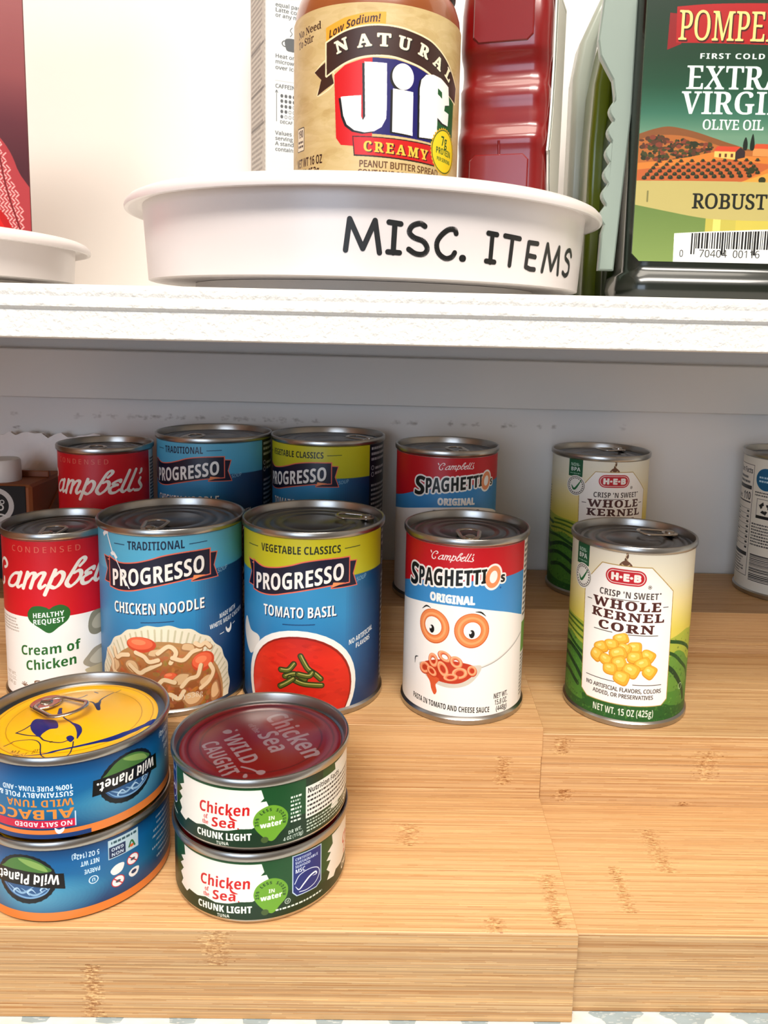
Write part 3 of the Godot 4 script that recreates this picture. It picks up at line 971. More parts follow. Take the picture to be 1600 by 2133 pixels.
# the blue tuna can, printed to be read with its pull-ring lid down
func print_blue_tuna() -> Texture2D:
	var a := Art.new(-134.5, 134.5, 1.2, 38.0, 7.0, Color(0.06, 0.35, 0.58))
	a.turned = true
	a.th = 40.2
	a.rect(-136, 0, 136, 41, [[40.0, Color(0.04, 0.13, 0.28)], [36.0, Color(0.05, 0.17, 0.33)], [34.0, Color(0.03, 0.22, 0.40)], [24.0, Color(0.09, 0.40, 0.58)], [10.0, Color(0.03, 0.35, 0.57)], [2.0, Color(0.01, 0.22, 0.40)]])
	for i in 14:
		a.ell(-42, 27, 34 - i * 2.0, 13 - i * 0.7, Color(0.45, 0.70, 0.78, 0.07))
	a.rect(-136, 34.6, 136, 39.2, Color(0.84, 0.47, 0.20))
	a.rect(-22, 36.6, 60, 41, Color(0.05, 0.20, 0.42))
	a.rect(-22, 34.6, 60, 36.8, Color(0.84, 0.47, 0.20))
	# round emblem: green land, blue wave, black band
	var cx := -40.0
	var cy := 17.6
	var ring := PackedVector2Array()
	for i in 90:
		var t := TAU * i / 90.0
		ring.append(Vector2(cx, cy) + Vector2.from_angle(t) * (14.3 + 0.18 * cos(t * 30.0)) * Vector2(1, 0.88))
	a.fill([ring], Color(0.015, 0.05, 0.08))
	a.fill([Art.curve([-52.6, 16.2, -52, 20.6, -47.6, 25.6, -40, 27.8, -32.6, 25.8, -28, 20.6, -27.4, 16.2], true)], Color(0.16, 0.32, 0.50))
	for w in [[-50, 22.2, -44, 25.6, -38, 22.6], [-44, 21.2, -38, 25.0, -31, 21.6]]:
		a.stroke(w, 1.1, Color(0.52, 0.66, 0.78), 0.0, true)
	for w in [[-45, 24.6, -43, 22.8, -41, 24.4, -42, 26.0], [-38, 24.8, -36, 23.0, -34, 24.6, -35, 26.0], [-50.4, 22.8, -48.6, 21.4, -47, 22.8, -48, 24.0]]:
		a.stroke(w, 0.8, Color(0.66, 0.78, 0.86), 0.0, true)
	a.stroke([-52.0, 20, -49, 24.6, -42, 27.2, -34, 25.6, -29, 21], 0.9, Color(0.45, 0.62, 0.78), 0.0, true)
	a.blob([-51, 13.6, -49, 9.8, -44, 7.0, -39, 6.4, -33.6, 8.0, -29.6, 11.6, -28.6, 14.2], Color(0.27, 0.45, 0.20))
	a.blob([-50.4, 13.4, -48.4, 10.2, -43, 7.8, -37, 7.4, -41, 10.2, -46, 12.2], Color(0.50, 0.63, 0.33))
	a.poly([-57.6, 22.8, -53, 22.0, -40, 20.8, -22.8, 21.4, -23.4, 13.4, -38, 13.2, -57.2, 14.8], Color(0.01, 0.012, 0.02))
	a.text("Wild Planet.", -55.6, -24.6, 15.0, 4.9, Color(0.95, 0.95, 0.93), "b", {"shear": 0.10, "grow": 0.06, "fn": func(v: Vector2) -> Vector2: return Vector2(v.x, v.y + 0.45 * sin(v.x * 0.9))})
	# words
	var orange := Color(0.86, 0.52, 0.22)
	a.text("ALBACORE", -15.2, 34.0, 24.4, 4.7, orange, "b", {"grow": 0.05})
	a.text("WILD TUNA", -15.2, 14.6, 19.4, 3.6, orange, "b")
	a.text("SUSTAINABLY POLE & LINE", -15.2, 27.0, 15.8, 2.5, Color(0.9, 0.93, 0.95), "b")
	a.text("100% PURE TUNA - AND", -15.2, 16.6, 12.5, 2.5, Color(0.9, 0.93, 0.95), "b")
	a.rect(-15.6, 29.8, 34, 33.6, Color(0.76, 0.10, 0.24))
	a.rect(-15.9, 26.2, -15.4, 33.6, Color(0.8, 0.85, 0.9))
	a.text("NO SALT ADDED", -14.6, 11.0, 30.6, 2.3, Color(0.95, 0.93, 0.93), "b")
	a.blob([-11, 33.8, -8.8, 34.6, -7, 33.6, -7.6, 36, -9, 36.8, -10.6, 35.6], Color(0.85, 0.9, 0.95))
	var pale := Color(0.85, 0.90, 0.94)
	a.text("NET WT", -72.3, -64.2, 10.6, 2.5, pale, "b")
	a.text("5 OZ (142g)", -72.3, -60.6, 6.4, 2.6, pale, "b")
	a.text("PAREVE", -72.4, -65.6, 15.2, 2.2, pale, "r", {"grow": 0.06})
	a.ell(-69.4, 21.4, 2.1, 2.1, pale, 0.0, 0.8)
	a.text("U", -70.3, -68.6, 20.5, 1.8, pale, "b")
	a.rect(-91, 4.2, -76, 14.2, Color(0.68, 0.78, 0.82))
	a.rect(-84.2, 8.0, -76.4, 13.8, Color(0.05, 0.16, 0.32))
	a.text("NON", -83.4, -77.4, 11.4, 1.7, pale, "b")
	a.text("GMO", -83.4, -77.4, 8.8, 1.7, pale, "b")
	a.stroke([-89, 12.6, -87.4, 9.4, -86, 12.2], 0.8, Color(0.15, 0.40, 0.22))
	a.ell(-87.4, 12.0, 1.0, 0.8, Color(0.80, 0.35, 0.16))
	a.tiny(-90, -77, 4.8, 7.2, 1, Color(0.15, 0.30, 0.35), 5, 1.0)
	for c in [[-80.2, 27.2], [-87.8, 19.6]]:
		a.ell(c[0], c[1], 3.2, 3.0, Color(0.90, 0.90, 0.91))
		a.ell(c[0], c[1], 3.2, 3.0, Color(0.74, 0.18, 0.22), 0.0, 0.86)
		a.stroke([c[0] - 2, c[1] + 2, c[0] + 2, c[1] - 2], 0.5, Color(0.74, 0.18, 0.22))
		a.ell(c[0], c[1], 1.2, 0.7, Color(0.3, 0.3, 0.35))
	a.blob([-83.4, 19.4, -82, 22.6, -78.4, 23.2, -76.8, 20.6, -79, 18.4, -82, 18.2], Color(0.90, 0.90, 0.90))
	a.blob([-91, 25.4, -90, 28.6, -87, 29, -85.4, 26.4, -87.6, 24.6], Color(0.90, 0.90, 0.90))
	a.ell(-88.2, 26.6, 1.4, 1.0, Color(0.1, 0.2, 0.36))
	for i in 8:
		a.tiny(-122, -99, 6 + i * 3.1, 8.4 + i * 3.1, 1, Color(0.62, 0.70, 0.78), 70 + i)
	a.rect(62, 3, 92, 33, Color(0.86, 0.88, 0.9))
	a.tiny(63, 91, 5, 31, 10, Color(0.1, 0.1, 0.1), 79)
	return a.tex()

func print_green_tuna() -> Texture2D:
	var dark := Color(0.03, 0.17, 0.085)
	var a := Art.new(-131.8, 131.8, 1.6, 33.4, 7.0, dark)
	for dx in [0.0, -80.0, 82.0]:
		a.rect(-44 + dx, 14, 28 + dx, 34, Color(0.06, 0.28, 0.13))
		a.rect(-44 + dx, 9, 20 + dx, 14.2, Color(0.04, 0.215, 0.10))
		var splash := [-35, 30.6, -34.2, 25.4, -38.4, 23.0, -35.8, 21.6, -39.2, 18.6, -36, 17.2, -39, 13.6, -36.6, 11, -38.6, 7.6, -33, 6.2, -31, 8.6, -25, 8.2, -20, 9.6, -14.6, 8.4, -8, 9.2, -2.6, 10.6, 3, 10.8, 7, 13.4, 10.4, 18, 10.6, 21.4, 9.4, 24.6, 6.8, 24.4, 8.4, 26.2, 7.2, 30.6]
		var s := []
		for i in range(0, splash.size(), 2):
			s.append_array([splash[i] + dx, splash[i + 1] + 0.6])
		a.poly(s, Color(0.92, 0.905, 0.86))
		var red := Color(0.76, 0.05, 0.07)
		a.text("Chicken", -23.2 + dx, 2.3 + dx, 16.9, 5.6, red, "b", {"up": 1.4, "shear": 0.05})
		a.stroke([-7.5 + dx, 18.6, -6.2 + dx, 16.2, -3.6 + dx, 15.4], 1.1, red, 0.0, true)
		a.text("of", -20.4 + dx, -18.2 + dx, 13.8, 2.2, red, "sb")
		a.text("the", -21.2 + dx, -17.8 + dx, 10.9, 2.2, red, "sb")
		a.text("Sea", -16.4 + dx, -4.2 + dx, 10.5, 4.9, red, "b", {"up": 1.0, "shear": 0.05})
		a.ell(-3.2 + dx, 11.4, 0.35, 0.35, red)
		a.text("CHUNK LIGHT", -24.6 + dx, 2.8 + dx, 3.9, 3.5, Color(0.93, 0.92, 0.88), "b", {"up": 1.6, "grow": 0.1})
		a.text("TUNA", -13.8 + dx, -7.6 + dx, 1.8, 1.7, Color(0.93, 0.92, 0.88), "b", {"up": 0.4})
		a.blob([11.4 + dx, 4.2, 5.6 + dx, 9.4, 3.5 + dx, 14.6, 5.4 + dx, 19.8, 10.8 + dx, 22.8, 15.8 + dx, 21.4, 19.0 + dx, 17.0, 18.6 + dx, 11.6, 15.4 + dx, 7.6], Color(0.40, 0.61, 0.16))
		a.text("IN", 10.2 + dx, 13.2 + dx, 15.2, 2.0, Color(0.93, 0.95, 0.90), "b")
		a.text("water", 6.6 + dx, 16.4 + dx, 11.4, 2.6, Color(0.93, 0.95, 0.90), "b", {"up": 0.8, "grow": 0.08})
		var words := "25% LESS SODIUM"
		for i in words.length():
			var t := PI * 1.06 - PI * 1.12 * i / (words.length() - 1)
			var c := Vector2(11.3 + dx, 14.2) + Vector2.from_angle(t) * Vector2(6.2, 6.4)
			a.text(words[i], c.x - 0.6, c.x + 0.6, c.y - 0.7, 1.5, dark, "b", {"fn": func(v: Vector2) -> Vector2: return c + (v - c).rotated(t - PI / 2)})
		a.ell(8.6 + dx, 5.2, 1.7, 1.6, Color(0.25, 0.33, 0.16))
	var pale := Color(0.85, 0.88, 0.84)
	# after the first front: dry weight and the nutrition panel
	a.tiny(20.4, 26, 11.0, 25.6, 7, pale, 12, 0.8)
	a.text("DR WT.", 19.2, 26.0, 5.6, 1.9, pale, "b", {"up": 0.7})
	a.text("4 OZ (113g)", 17.0, 26.6, 2.6, 1.9, pale, "b", {"up": 1.0})
	a.rect(27.9, 10.8, 66, 27.6, Color(0.90, 0.90, 0.86))
	a.text("Nutrition Facts", 28.8, 51.0, 23.8, 2.7, Color(0.06, 0.06, 0.06), "b", {"up": -0.3})
	for r in 5:
		a.tiny(28.8, 65.4, 11.4 + r * 2.4, 13.4 + r * 2.4, 1, Color(0.12, 0.12, 0.12), 90 + r, 0.97)
	a.tiny(28.4, 66, 3, 10, 4, Color(0.75, 0.80, 0.74), 97)
	# after the second front: blue fishery badge and a line of print
	var b := -80.0
	var badge := Art.curve([21.7 + b, 31.4, 36.6 + b, 31.0, 36.8 + b, 11.4, 33.5 + b, 9.6, 23.8 + b, 10.2, 21.6 + b, 12.3], true, 3)
	a.poly([21.2 + b, 31.8, 37.2 + b, 31.4, 37.2 + b, 11.2, 34.2 + b, 9.0, 23.4 + b, 9.4, 21.2 + b, 12.0], Color(0.75, 0.82, 0.90))
	a.poly([21.7 + b, 31.3, 36.7 + b, 30.9, 36.7 + b, 11.6, 34.0 + b, 9.5, 23.6 + b, 9.9, 21.7 + b, 12.3], Color(0.06, 0.16, 0.44))
	for w in [["CERTIFIED", 28.6, 31.0], ["SUSTAINABLE", 26.6, 35.0], ["SEAFOOD", 24.6, 30.6]]:
		a.text(w[0], 22.6 + b, w[2] + b, w[1], 1.4, Color(0.85, 0.88, 0.93), "b")
	a.text("MSC", 22.6 + b, 27.8 + b, 21.8, 2.2, Color(0.92, 0.94, 0.97), "b")
	a.stroke([22.4 + b, 16.4, 25 + b, 20.4, 30.2 + b, 21.4, 34.8 + b, 19.6, 36.0 + b, 16.1, 33.5 + b, 12.2, 28.9 + b, 10.8, 24.8 + b, 11.2], 0.45, Color(0.85, 0.88, 0.93))
	a.stroke([22.8 + b, 14.8, 24.6 + b, 12.6, 27 + b, 14.6, 30.2 + b, 17.2, 33.4 + b, 18.0, 34.2 + b, 16.6, 32 + b, 16.6], 1.0, Color(0.92, 0.94, 0.97), 0.0, true)
	a.ell(19.0 + b, 8.6, 1.4, 1.5, pale, 0.0, 0.8)
	a.text("U", 18.4 + b, 19.6 + b, 7.9, 1.4, pale, "b")
	a.tiny(13.4 + b, 37.8 + b, 4.4, 6.2, 1, pale, 98, 1.0)
	return a.tex()

func print_milk_can() -> Texture2D:
	var a := Art.new(-114, 114, 4.0, 110.0, 5.0, Color(0.90, 0.88, 0.83))
	var ink := Color(0.10, 0.10, 0.12)
	a.rect(-62, 14, -26.5, 104, Color(0.2, 0.2, 0.2))
	a.rect(-61.6, 14.4, -26.9, 103.6, Color(0.91, 0.89, 0.85))
	a.text("Nutrition Facts", -60.6, -28, 97, 4.2, ink, "b")
	a.tiny(-60, -28, 88, 95, 2, ink, 1)
	a.rect(-60.6, 84, -28, 87, ink)
	a.text("Calories", -60, -42, 75.6, 3.6, ink, "b")
	a.text("110", -38.6, -28.4, 75.6, 6.2, ink, "b")
	a.rect(-60.6, 73.2, -28, 74.2, ink)
	for i in 8:
		a.rect(-60.6, 68 - i * 4.2, -28, 68.3 - i * 4.2, Color(0.35, 0.35, 0.35))
		a.tiny(-60, -42, 65.2 - i * 4.2, 67.4 - i * 4.2, 1, Color(0.2, 0.2, 0.2), 10 + i)
		a.rect(-31.4, 65.6 - i * 4.2, -28.6, 67.2 - i * 4.2, Color(0.2, 0.2, 0.2))
	a.rect(-60.6, 30, -28, 33, ink)
	a.tiny(-60, -29, 15, 29, 6, Color(0.3, 0.3, 0.3), 30)
	a.ell(-15.0, 94.2, 8.8, 8.8, Color(0.05, 0.36, 0.53))
	a.tiny(-21, -9, 91, 97, 2, Color(0.75, 0.86, 0.92), 33)
	a.tiny(-24, -4, 80, 84.4, 2, Color(0.3, 0.3, 0.3), 34)
	a.rect(-21.6, 63, -7, 78.6, Color(0.35, 0.35, 0.35))
	a.rect(-21.2, 63.4, -7.4, 78.2, Color(0.90, 0.88, 0.83))
	for i in 3:      # three chasing arrows
		var t := TAU * i / 3.0 + PI / 6.0
		var c := Vector2(-14.4, 71.6)
		var p := func(r: float, d: float) -> Vector2: return c + Vector2.from_angle(t + d) * r * 0.72
		a.fill([PackedVector2Array([p.call(7.0, -0.75), p.call(7.0, 0.1), p.call(4.0, 0.25), p.call(3.4, -0.75)])], ink)
		a.fill([PackedVector2Array([p.call(8.0, 0.1), p.call(4.6, 0.8), p.call(2.6, 0.1)])], ink)
	a.rect(-21.6, 63, -7, 65.4, ink)
	a.tiny(-25, 4, 40, 59, 8, Color(0.3, 0.3, 0.3), 35)
	var rng := RandomNumberGenerator.new()
	rng.seed = 3
	var y := 12.0
	while y < 34.0:
		var h := rng.randf_range(0.3, 0.9)
		a.rect(-24, y, 6, y + h, ink)
		y += h + rng.randf_range(0.35, 0.9)
	a.rect(10, 4, 90, 110, Color(0.16, 0.38, 0.56))
	return a.tex()

# the yellow lid of the blue tuna can (x right, z towards the reader, millimetres from its middle)
func print_fish_lid() -> Texture2D:
	var a := Art.new(-41, 41, -41, 41, 7.0, Color(0.89, 0.66, 0.03))
	var ink := Color(0.035, 0.09, 0.27)
	var fill_blue := Color(0.03, 0.11, 0.40)
	for r in [36.5, 31.0]:
		a.ell(0, 0, r, r, Color(0.70, 0.50, 0.02), 0.0, 0.985)
	for s in [[-9.2, -20.7, -6.1, -22.6, -4.4, -25.1], [-1.8, -28.6, 0.2, -27.6], [-11.7, -10, -6.9, -1.7, 2.1, 6.8, 6.2, 13.8, 8.1, 20.7],
			[-22.2, 16.5, -20, 12.3, -18.7, 7.5], [-22.2, 16.5, -15.9, 18.7, -10.2, 19.6, -6.1, 23.5, 1.1, 25.5, 4.1, 23.7, 5.9, 20.2]]:
		a.stroke(flip(s), 0.7, ink)
	a.stroke(flip([-4.6, -17.5, 1.5, -17.3, 7.7, -9.4, 4.6, -20.2, 10.6, -32.7]), 1.1, ink, 0.0, true)
	a.stroke(flip([-4.6, -17.5, 1.5, -17.3, 7.7, -9.4]), 0.6, ink)
	a.poly(flip([3.0, -16.0, 7.7, -8.8, 5.4, -18.6]), ink)
	a.stroke(flip([-11.7, -10, -10, -4]), 1.6, fill_blue)
	a.stroke(flip([-1.0, 4, 3.6, 8, 6.6, 13.8, 8.1, 20.7]), 2.6, fill_blue, 0.0, true)
	a.blob(flip([-19, 7.5, -15.4, 14.6, -9.9, 20.2, -9.7, 16.7, -8.3, 12, -5, 10, -8.8, 2.5, -14.4, 1.4, -19.2, 1.3]), fill_blue)
	a.blob(flip([2.7, 19.8, 4.1, 18, 6.7, 20.8, 6.6, 24.7, 4.5, 23.1]), fill_blue)
	a.ell(-2.5, -21.9, 0.7, 0.7, Color(0.25, 0.2, 0.05))
	a.blob(flip([-17.2, 39.4, -2, 36.3, 14.1, 28.2, 25.7, 20.8, 32, 12.4, 42, -0.2, 42, -6, 31, 8.2, 23.7, 17.9, 13.5, 26.2, -2.4, 35.6]), fill_blue)
	a.stroke(flip([-22.4, 29, -19.2, 25, -12, 23.1, -6.9, 26.8, -2.7, 36.4, 1.7, 40, 5.5, 40, 9.3, 37.1, 9.3, 30.7, 7.5, 24.1]), 0.5, ink)
	var dots := Color(0.30, 0.22, 0.04)
	a.text("MI", -17, -12.4, -31.5, 2.4, dots, "m")
	a.text("BEST BY", -14.4, -4.6, -36.0, 2.4, dots, "m", {"up": 6.0})
	return a.tex()

func flip(l: Array) -> Array:
	var r := []
	for i in range(0, l.size(), 2):
		r.append_array([l[i], -l[i + 1] * (0.88 if l[i + 1] > 0.0 else 1.0)])
	return r

func print_red_lid() -> Texture2D:
	var a := Art.new(-40, 40, -40, 40, 6.0, Color(0.36, 0.012, 0.018))
	for r in [36.0, 30.0]:
		a.ell(0, 0, r, r, Color(0.27, 0.01, 0.015), 0.0, 0.97)
	var grey := Color(0.45, 0.36, 0.37)
	var put_ := func(words: String, p: Vector2, q: Vector2, cap: float, key: String, g: float) -> void:
		var d := q - p
		var ang := d.angle()
		a.text(words, 0, d.length(), 0, cap, grey, key, {"grow": g, "fn": func(v: Vector2) -> Vector2: return p + v.rotated(ang)})
	put_.call("Chicken", Vector2(-3, 23), Vector2(24, -17), 11.0, "b", 0.1)
	put_.call("of the", Vector2(-10, 14.5), Vector2(-4, 6), 3.0, "sb", 0.0)
	put_.call("Sea", Vector2(-3.6, 5.0), Vector2(7.0, -12.6), 10.0, "b", 0.1)
	put_.call("WILD", Vector2(-19.6, 1.0), Vector2(-4.6, -23.0), 8.6, "b", 0.1)
	put_.call("CAUGHT", Vector2(-29.0, -5.0), Vector2(-11.6, -33.0), 8.0, "b", 0.1)
	a.blob([-19, 9.4, -16.6, 8.4, -16.4, 6, -19, 5.2, -21, 7], grey)
	a.blob([-14.6, 10, -13.4, 8.6, -15, 8], grey)
	a.stroke([-5, -24.4, 0, -26.4, 4, -29], 1.2, grey)
	a.ell(4.6, -28.6, 2.2, 1.8, grey)
	a.ell(-2, -31.4, 1.1, 1.4, grey)
	return a.tex()

func print_peanut() -> Texture2D:
	var paper := Color(0.76, 0.665, 0.46)
	var a := Art.new(-129.5, 129.5, 30.0, 119.8, 6.0, paper)
	var rng := RandomNumberGenerator.new()
	rng.seed = 4
	for i in 900:
		a.ell(rng.randf_range(-60, 129), rng.randf_range(30, 120), rng.randf_range(2, 9), rng.randf_range(0.6, 3), Color(0.84, 0.76, 0.58, 0.16) if i % 2 else Color(0.60, 0.47, 0.25, 0.10), rng.randf_range(-0.3, 0.3))
	var brown := Color(0.17, 0.085, 0.055)
	a.text("No Need", -45.2, -26.4, 109.8, 3.2, brown, "sb", {"up": 1.0})
	a.text("To Stir", -45.2, -31.4, 105.2, 3.2, brown, "sb", {"up": 1.0})
	a.poly([-23.6, 110.4, -14, 113.6, -4, 115.4, 5.2, 116.0, 5.0, 110.6, -4, 109.6, -14, 107.4, -23.4, 103.4], Color(0.87, 0.60, 0.17))
	a.text("Low Sodium!", -22.2, 2.6, 105.4, 3.4, brown, "b", {"shear": 0.12, "fn": func(v: Vector2) -> Vector2: return Vector2(v.x, v.y + 6.2 * sin((v.x + 22.2) / 24.8 * PI / 2))})
	# ribbon
	var wood := Color(0.20, 0.105, 0.075)
	var edge := Color(0.90, 0.84, 0.68)
	var fold := [-30.6, 92.2, -22, 96.6, -19, 86.0, -28.6, 81.6, -26.2, 88.4]
	a.stroke(fold + [fold[0], fold[1]], 0.5, edge)
	a.poly(fold, wood)
	var top := Art.curve([-23.2, 103.8, -13.6, 107.6, -5, 109.4, 3.5, 110.0, 12, 109.6, 17.5, 108.8, 24, 107.6, 30.1, 105.8, 40, 100.4, 50, 91.6])
	var low := Art.curve([48.8, 84.4, 40, 87.0, 30.7, 91.7, 24, 94.4, 17.9, 95.9, 10, 97.4, 3.8, 97.7, -5, 97.0, -13.4, 94.6, -23, 89.8])
	var rib := top.duplicate()
	rib.append_array(low)
	for h in Geometry2D.offset_polygon(rib, 0.8):
		a.fill([h], edge)
	a.fill([rib], wood)
	# three-colour shield under the ribbon
	a.fill([PackedVector2Array([Vector2(-18.8, 89.6), Vector2(-13.4, 93.4), Vector2(-5, 95.8), Vector2(-0.7, 96.4), Vector2(-0.3, 61.0), Vector2(-9, 58.2), Vector2(-15, 58.8), Vector2(-17.5, 62)])], Color(0.76, 0.05, 0.07))
	a.fill([PackedVector2Array([Vector2(-0.7, 96.4), Vector2(10, 96.2), Vector2(20, 94.4), Vector2(27.8, 92.0), Vector2(29, 62.4), Vector2(-0.3, 63.6)])], Color(0.075, 0.06, 0.36))
	a.fill([PackedVector2Array([Vector2(27.8, 92.0), Vector2(38, 87.4), Vector2(47, 84.0), Vector2(46, 60), Vector2(29, 62.4)])], Color(0.03, 0.30, 0.12))
	for pass_ in 2:
		var c := Color(0.015, 0.015, 0.02) if pass_ == 0 else Color(0.93, 0.92, 0.90)
		var d := Vector2(-1.0, -0.6) if pass_ == 0 else Vector2.ZERO
		var draw := func(l: Array) -> void:
			var s := []
			for i in range(0, l.size(), 2):
				s.append_array([l[i] + d.x, l[i + 1] + d.y])
			a.poly(s, c)
		draw.call([-4.3, 94.6, 5.9, 94.3, 6.2, 76, 6.0, 70.4, 4.0, 66.6, 0.6, 64.6, -3.8, 64.0, -8.6, 65.0, -12.2, 67.6, -14.0, 71.6, -15.4, 79.9, -5.5, 80.2, -5.4, 71.0, -4.6, 69.4, -3.6, 71.0])
		a.ell(13.6 + d.x, 89.2 + d.y, 5.2, 5.7, c)
		draw.call([8.8, 83.7, 18.7, 83.2, 18.8, 64.0, 8.8, 64.8])
		draw.call([22.0, 85.4, 22.8, 89.4, 25.4, 92.0, 29.7, 92.9, 35, 92.4, 41.3, 90.0, 42.5, 82.0, 38.6, 81.0, 38.2, 78.6, 42.1, 78.0, 41.6, 72.2, 37.0, 72.6, 33.2, 74.4, 33.0, 64.4, 22.3, 63.9])
	a.poly([33.0, 87.6, 36, 86.4, 36.2, 83.6, 33.0, 85.0], Color(0.03, 0.30, 0.12))
	var letters := "NATURAL"
	var sx := [-14.6, -4.4, 4.4, 13.6, 23.2, 31.6, 39.6]
	for pass_ in 2:
		for i in 7:
			var x: float = sx[i]
			var y: float = 98.2 + 3.5 * cos((x - 4.4) / 26.0 * PI / 2) - 0.2
			if x > 25:
				y -= (x - 25) * 0.19
			var c := Vector2(x, y)
			var tilt: float = -(x - 4.4) * 0.0155
			var w: float = [6.6, 6.4, 6.2, 6.2, 5.6, 5.6, 4.8][i]
			a.text(letters[i], x - w / 2, x + w / 2, y, 5.2, Color(0.05, 0.02, 0.01) if pass_ == 0 else Color(0.93, 0.89, 0.76), "sb", {"grow": 0.25, "fn": func(v: Vector2) -> Vector2: return c + (v - c).rotated(tilt) + (Vector2(0.5, -0.5) if pass_ == 0 else Vector2.ZERO)})
	a.poly([-9.4, 62.6, 31, 61.4, 35, 52.0, -8.6, 53.8], Color(0.12, 0.05, 0.02))
	a.poly([-9.0, 62.2, 31, 61.0, 34, 52.6, -8.2, 54.4], Color(0.74, 0.06, 0.06))
	a.text("CREAMY", -3.8, 28.0, 55.6, 4.3, Color(0.25, 0.03, 0.02), "sb", {"up": -1.6, "track": 0.25, "grow": 0.2})
	a.text("CREAMY", -4.3, 27.4, 56.0, 4.3, Color(0.92, 0.72, 0.25), "sb", {"up": -1.6, "track": 0.25, "grow": 0.15})
	var tea := Color(0.36, 0.22, 0.10)
	a.text("PEANUT BUTTER SPREAD", -6.2, 34.4, 49.0, 2.9, tea, "r", {"up": -1.2, "grow": 0.1})
	a.text("CONTAINS 90% PEANUTS", -6.8, 34.0, 45.0, 2.9, tea, "r", {"up": -1.2, "grow": 0.1})
	var star := PackedVector2Array()
	for i in 72:
		star.append(Vector2(38.9, 60.0) + Vector2.from_angle(TAU * i / 72.0) * (11.2 if i % 2 else 10.3) * Vector2(0.9, 1.0))
	a.fill([star], Color(0.80, 0.62, 0.10))
	a.ell(38.9, 60, 9.0, 10.0, Color(0.10, 0.28, 0.08), 0.0, 0.96)
	a.ell(38.9, 60, 8.5, 9.4, Color(0.91, 0.79, 0.08))
	var leaf := Color(0.08, 0.27, 0.08)
	a.text("7g", 36.4, 41.4, 62.6, 4.4, leaf, "b")
	a.text("PROTEIN", 32.6, 45.2, 58.8, 2.9, leaf, "b", {"up": -0.8})
	a.text("PER SERVING", 33.4, 44.6, 55.6, 1.7, leaf, "b", {"up": -0.8})
	a.text("NET WT 16 OZ", -46.5, -25.2, 51.0, 4.0, brown, "b", {"up": 0.5})
	a.text("(1 LB) 453g", -46.5, -27, 46.4, 3.4, brown, "b", {"up": 0.5})
	a.fill([Geometry2D.offset_polygon(PackedVector2Array([Vector2(-45.2, 59.6), Vector2(-39.6, 59.6), Vector2(-39.6, 68.6), Vector2(-45.2, 68.6)]), 1.0)[0]], Color(0.12, 0.08, 0.05))
	a.fill([Geometry2D.offset_polygon(PackedVector2Array([Vector2(-45.2, 59.6), Vector2(-39.6, 59.6), Vector2(-39.6, 68.6), Vector2(-45.2, 68.6)]), 0.6)[0]], Color(0.88, 0.83, 0.72))
	a.text("190", -45.0, -39.8, 65.0, 3.4, brown, "b")
	a.tiny(-45, -39.8, 60, 64, 2, brown, 6, 1.0)
	a.rect(62, 34, 100, 112, Color(0.88, 0.84, 0.74))
	a.tiny(64, 98, 38, 110, 26, Color(0.15, 0.1, 0.08), 7)
	return a.tex()

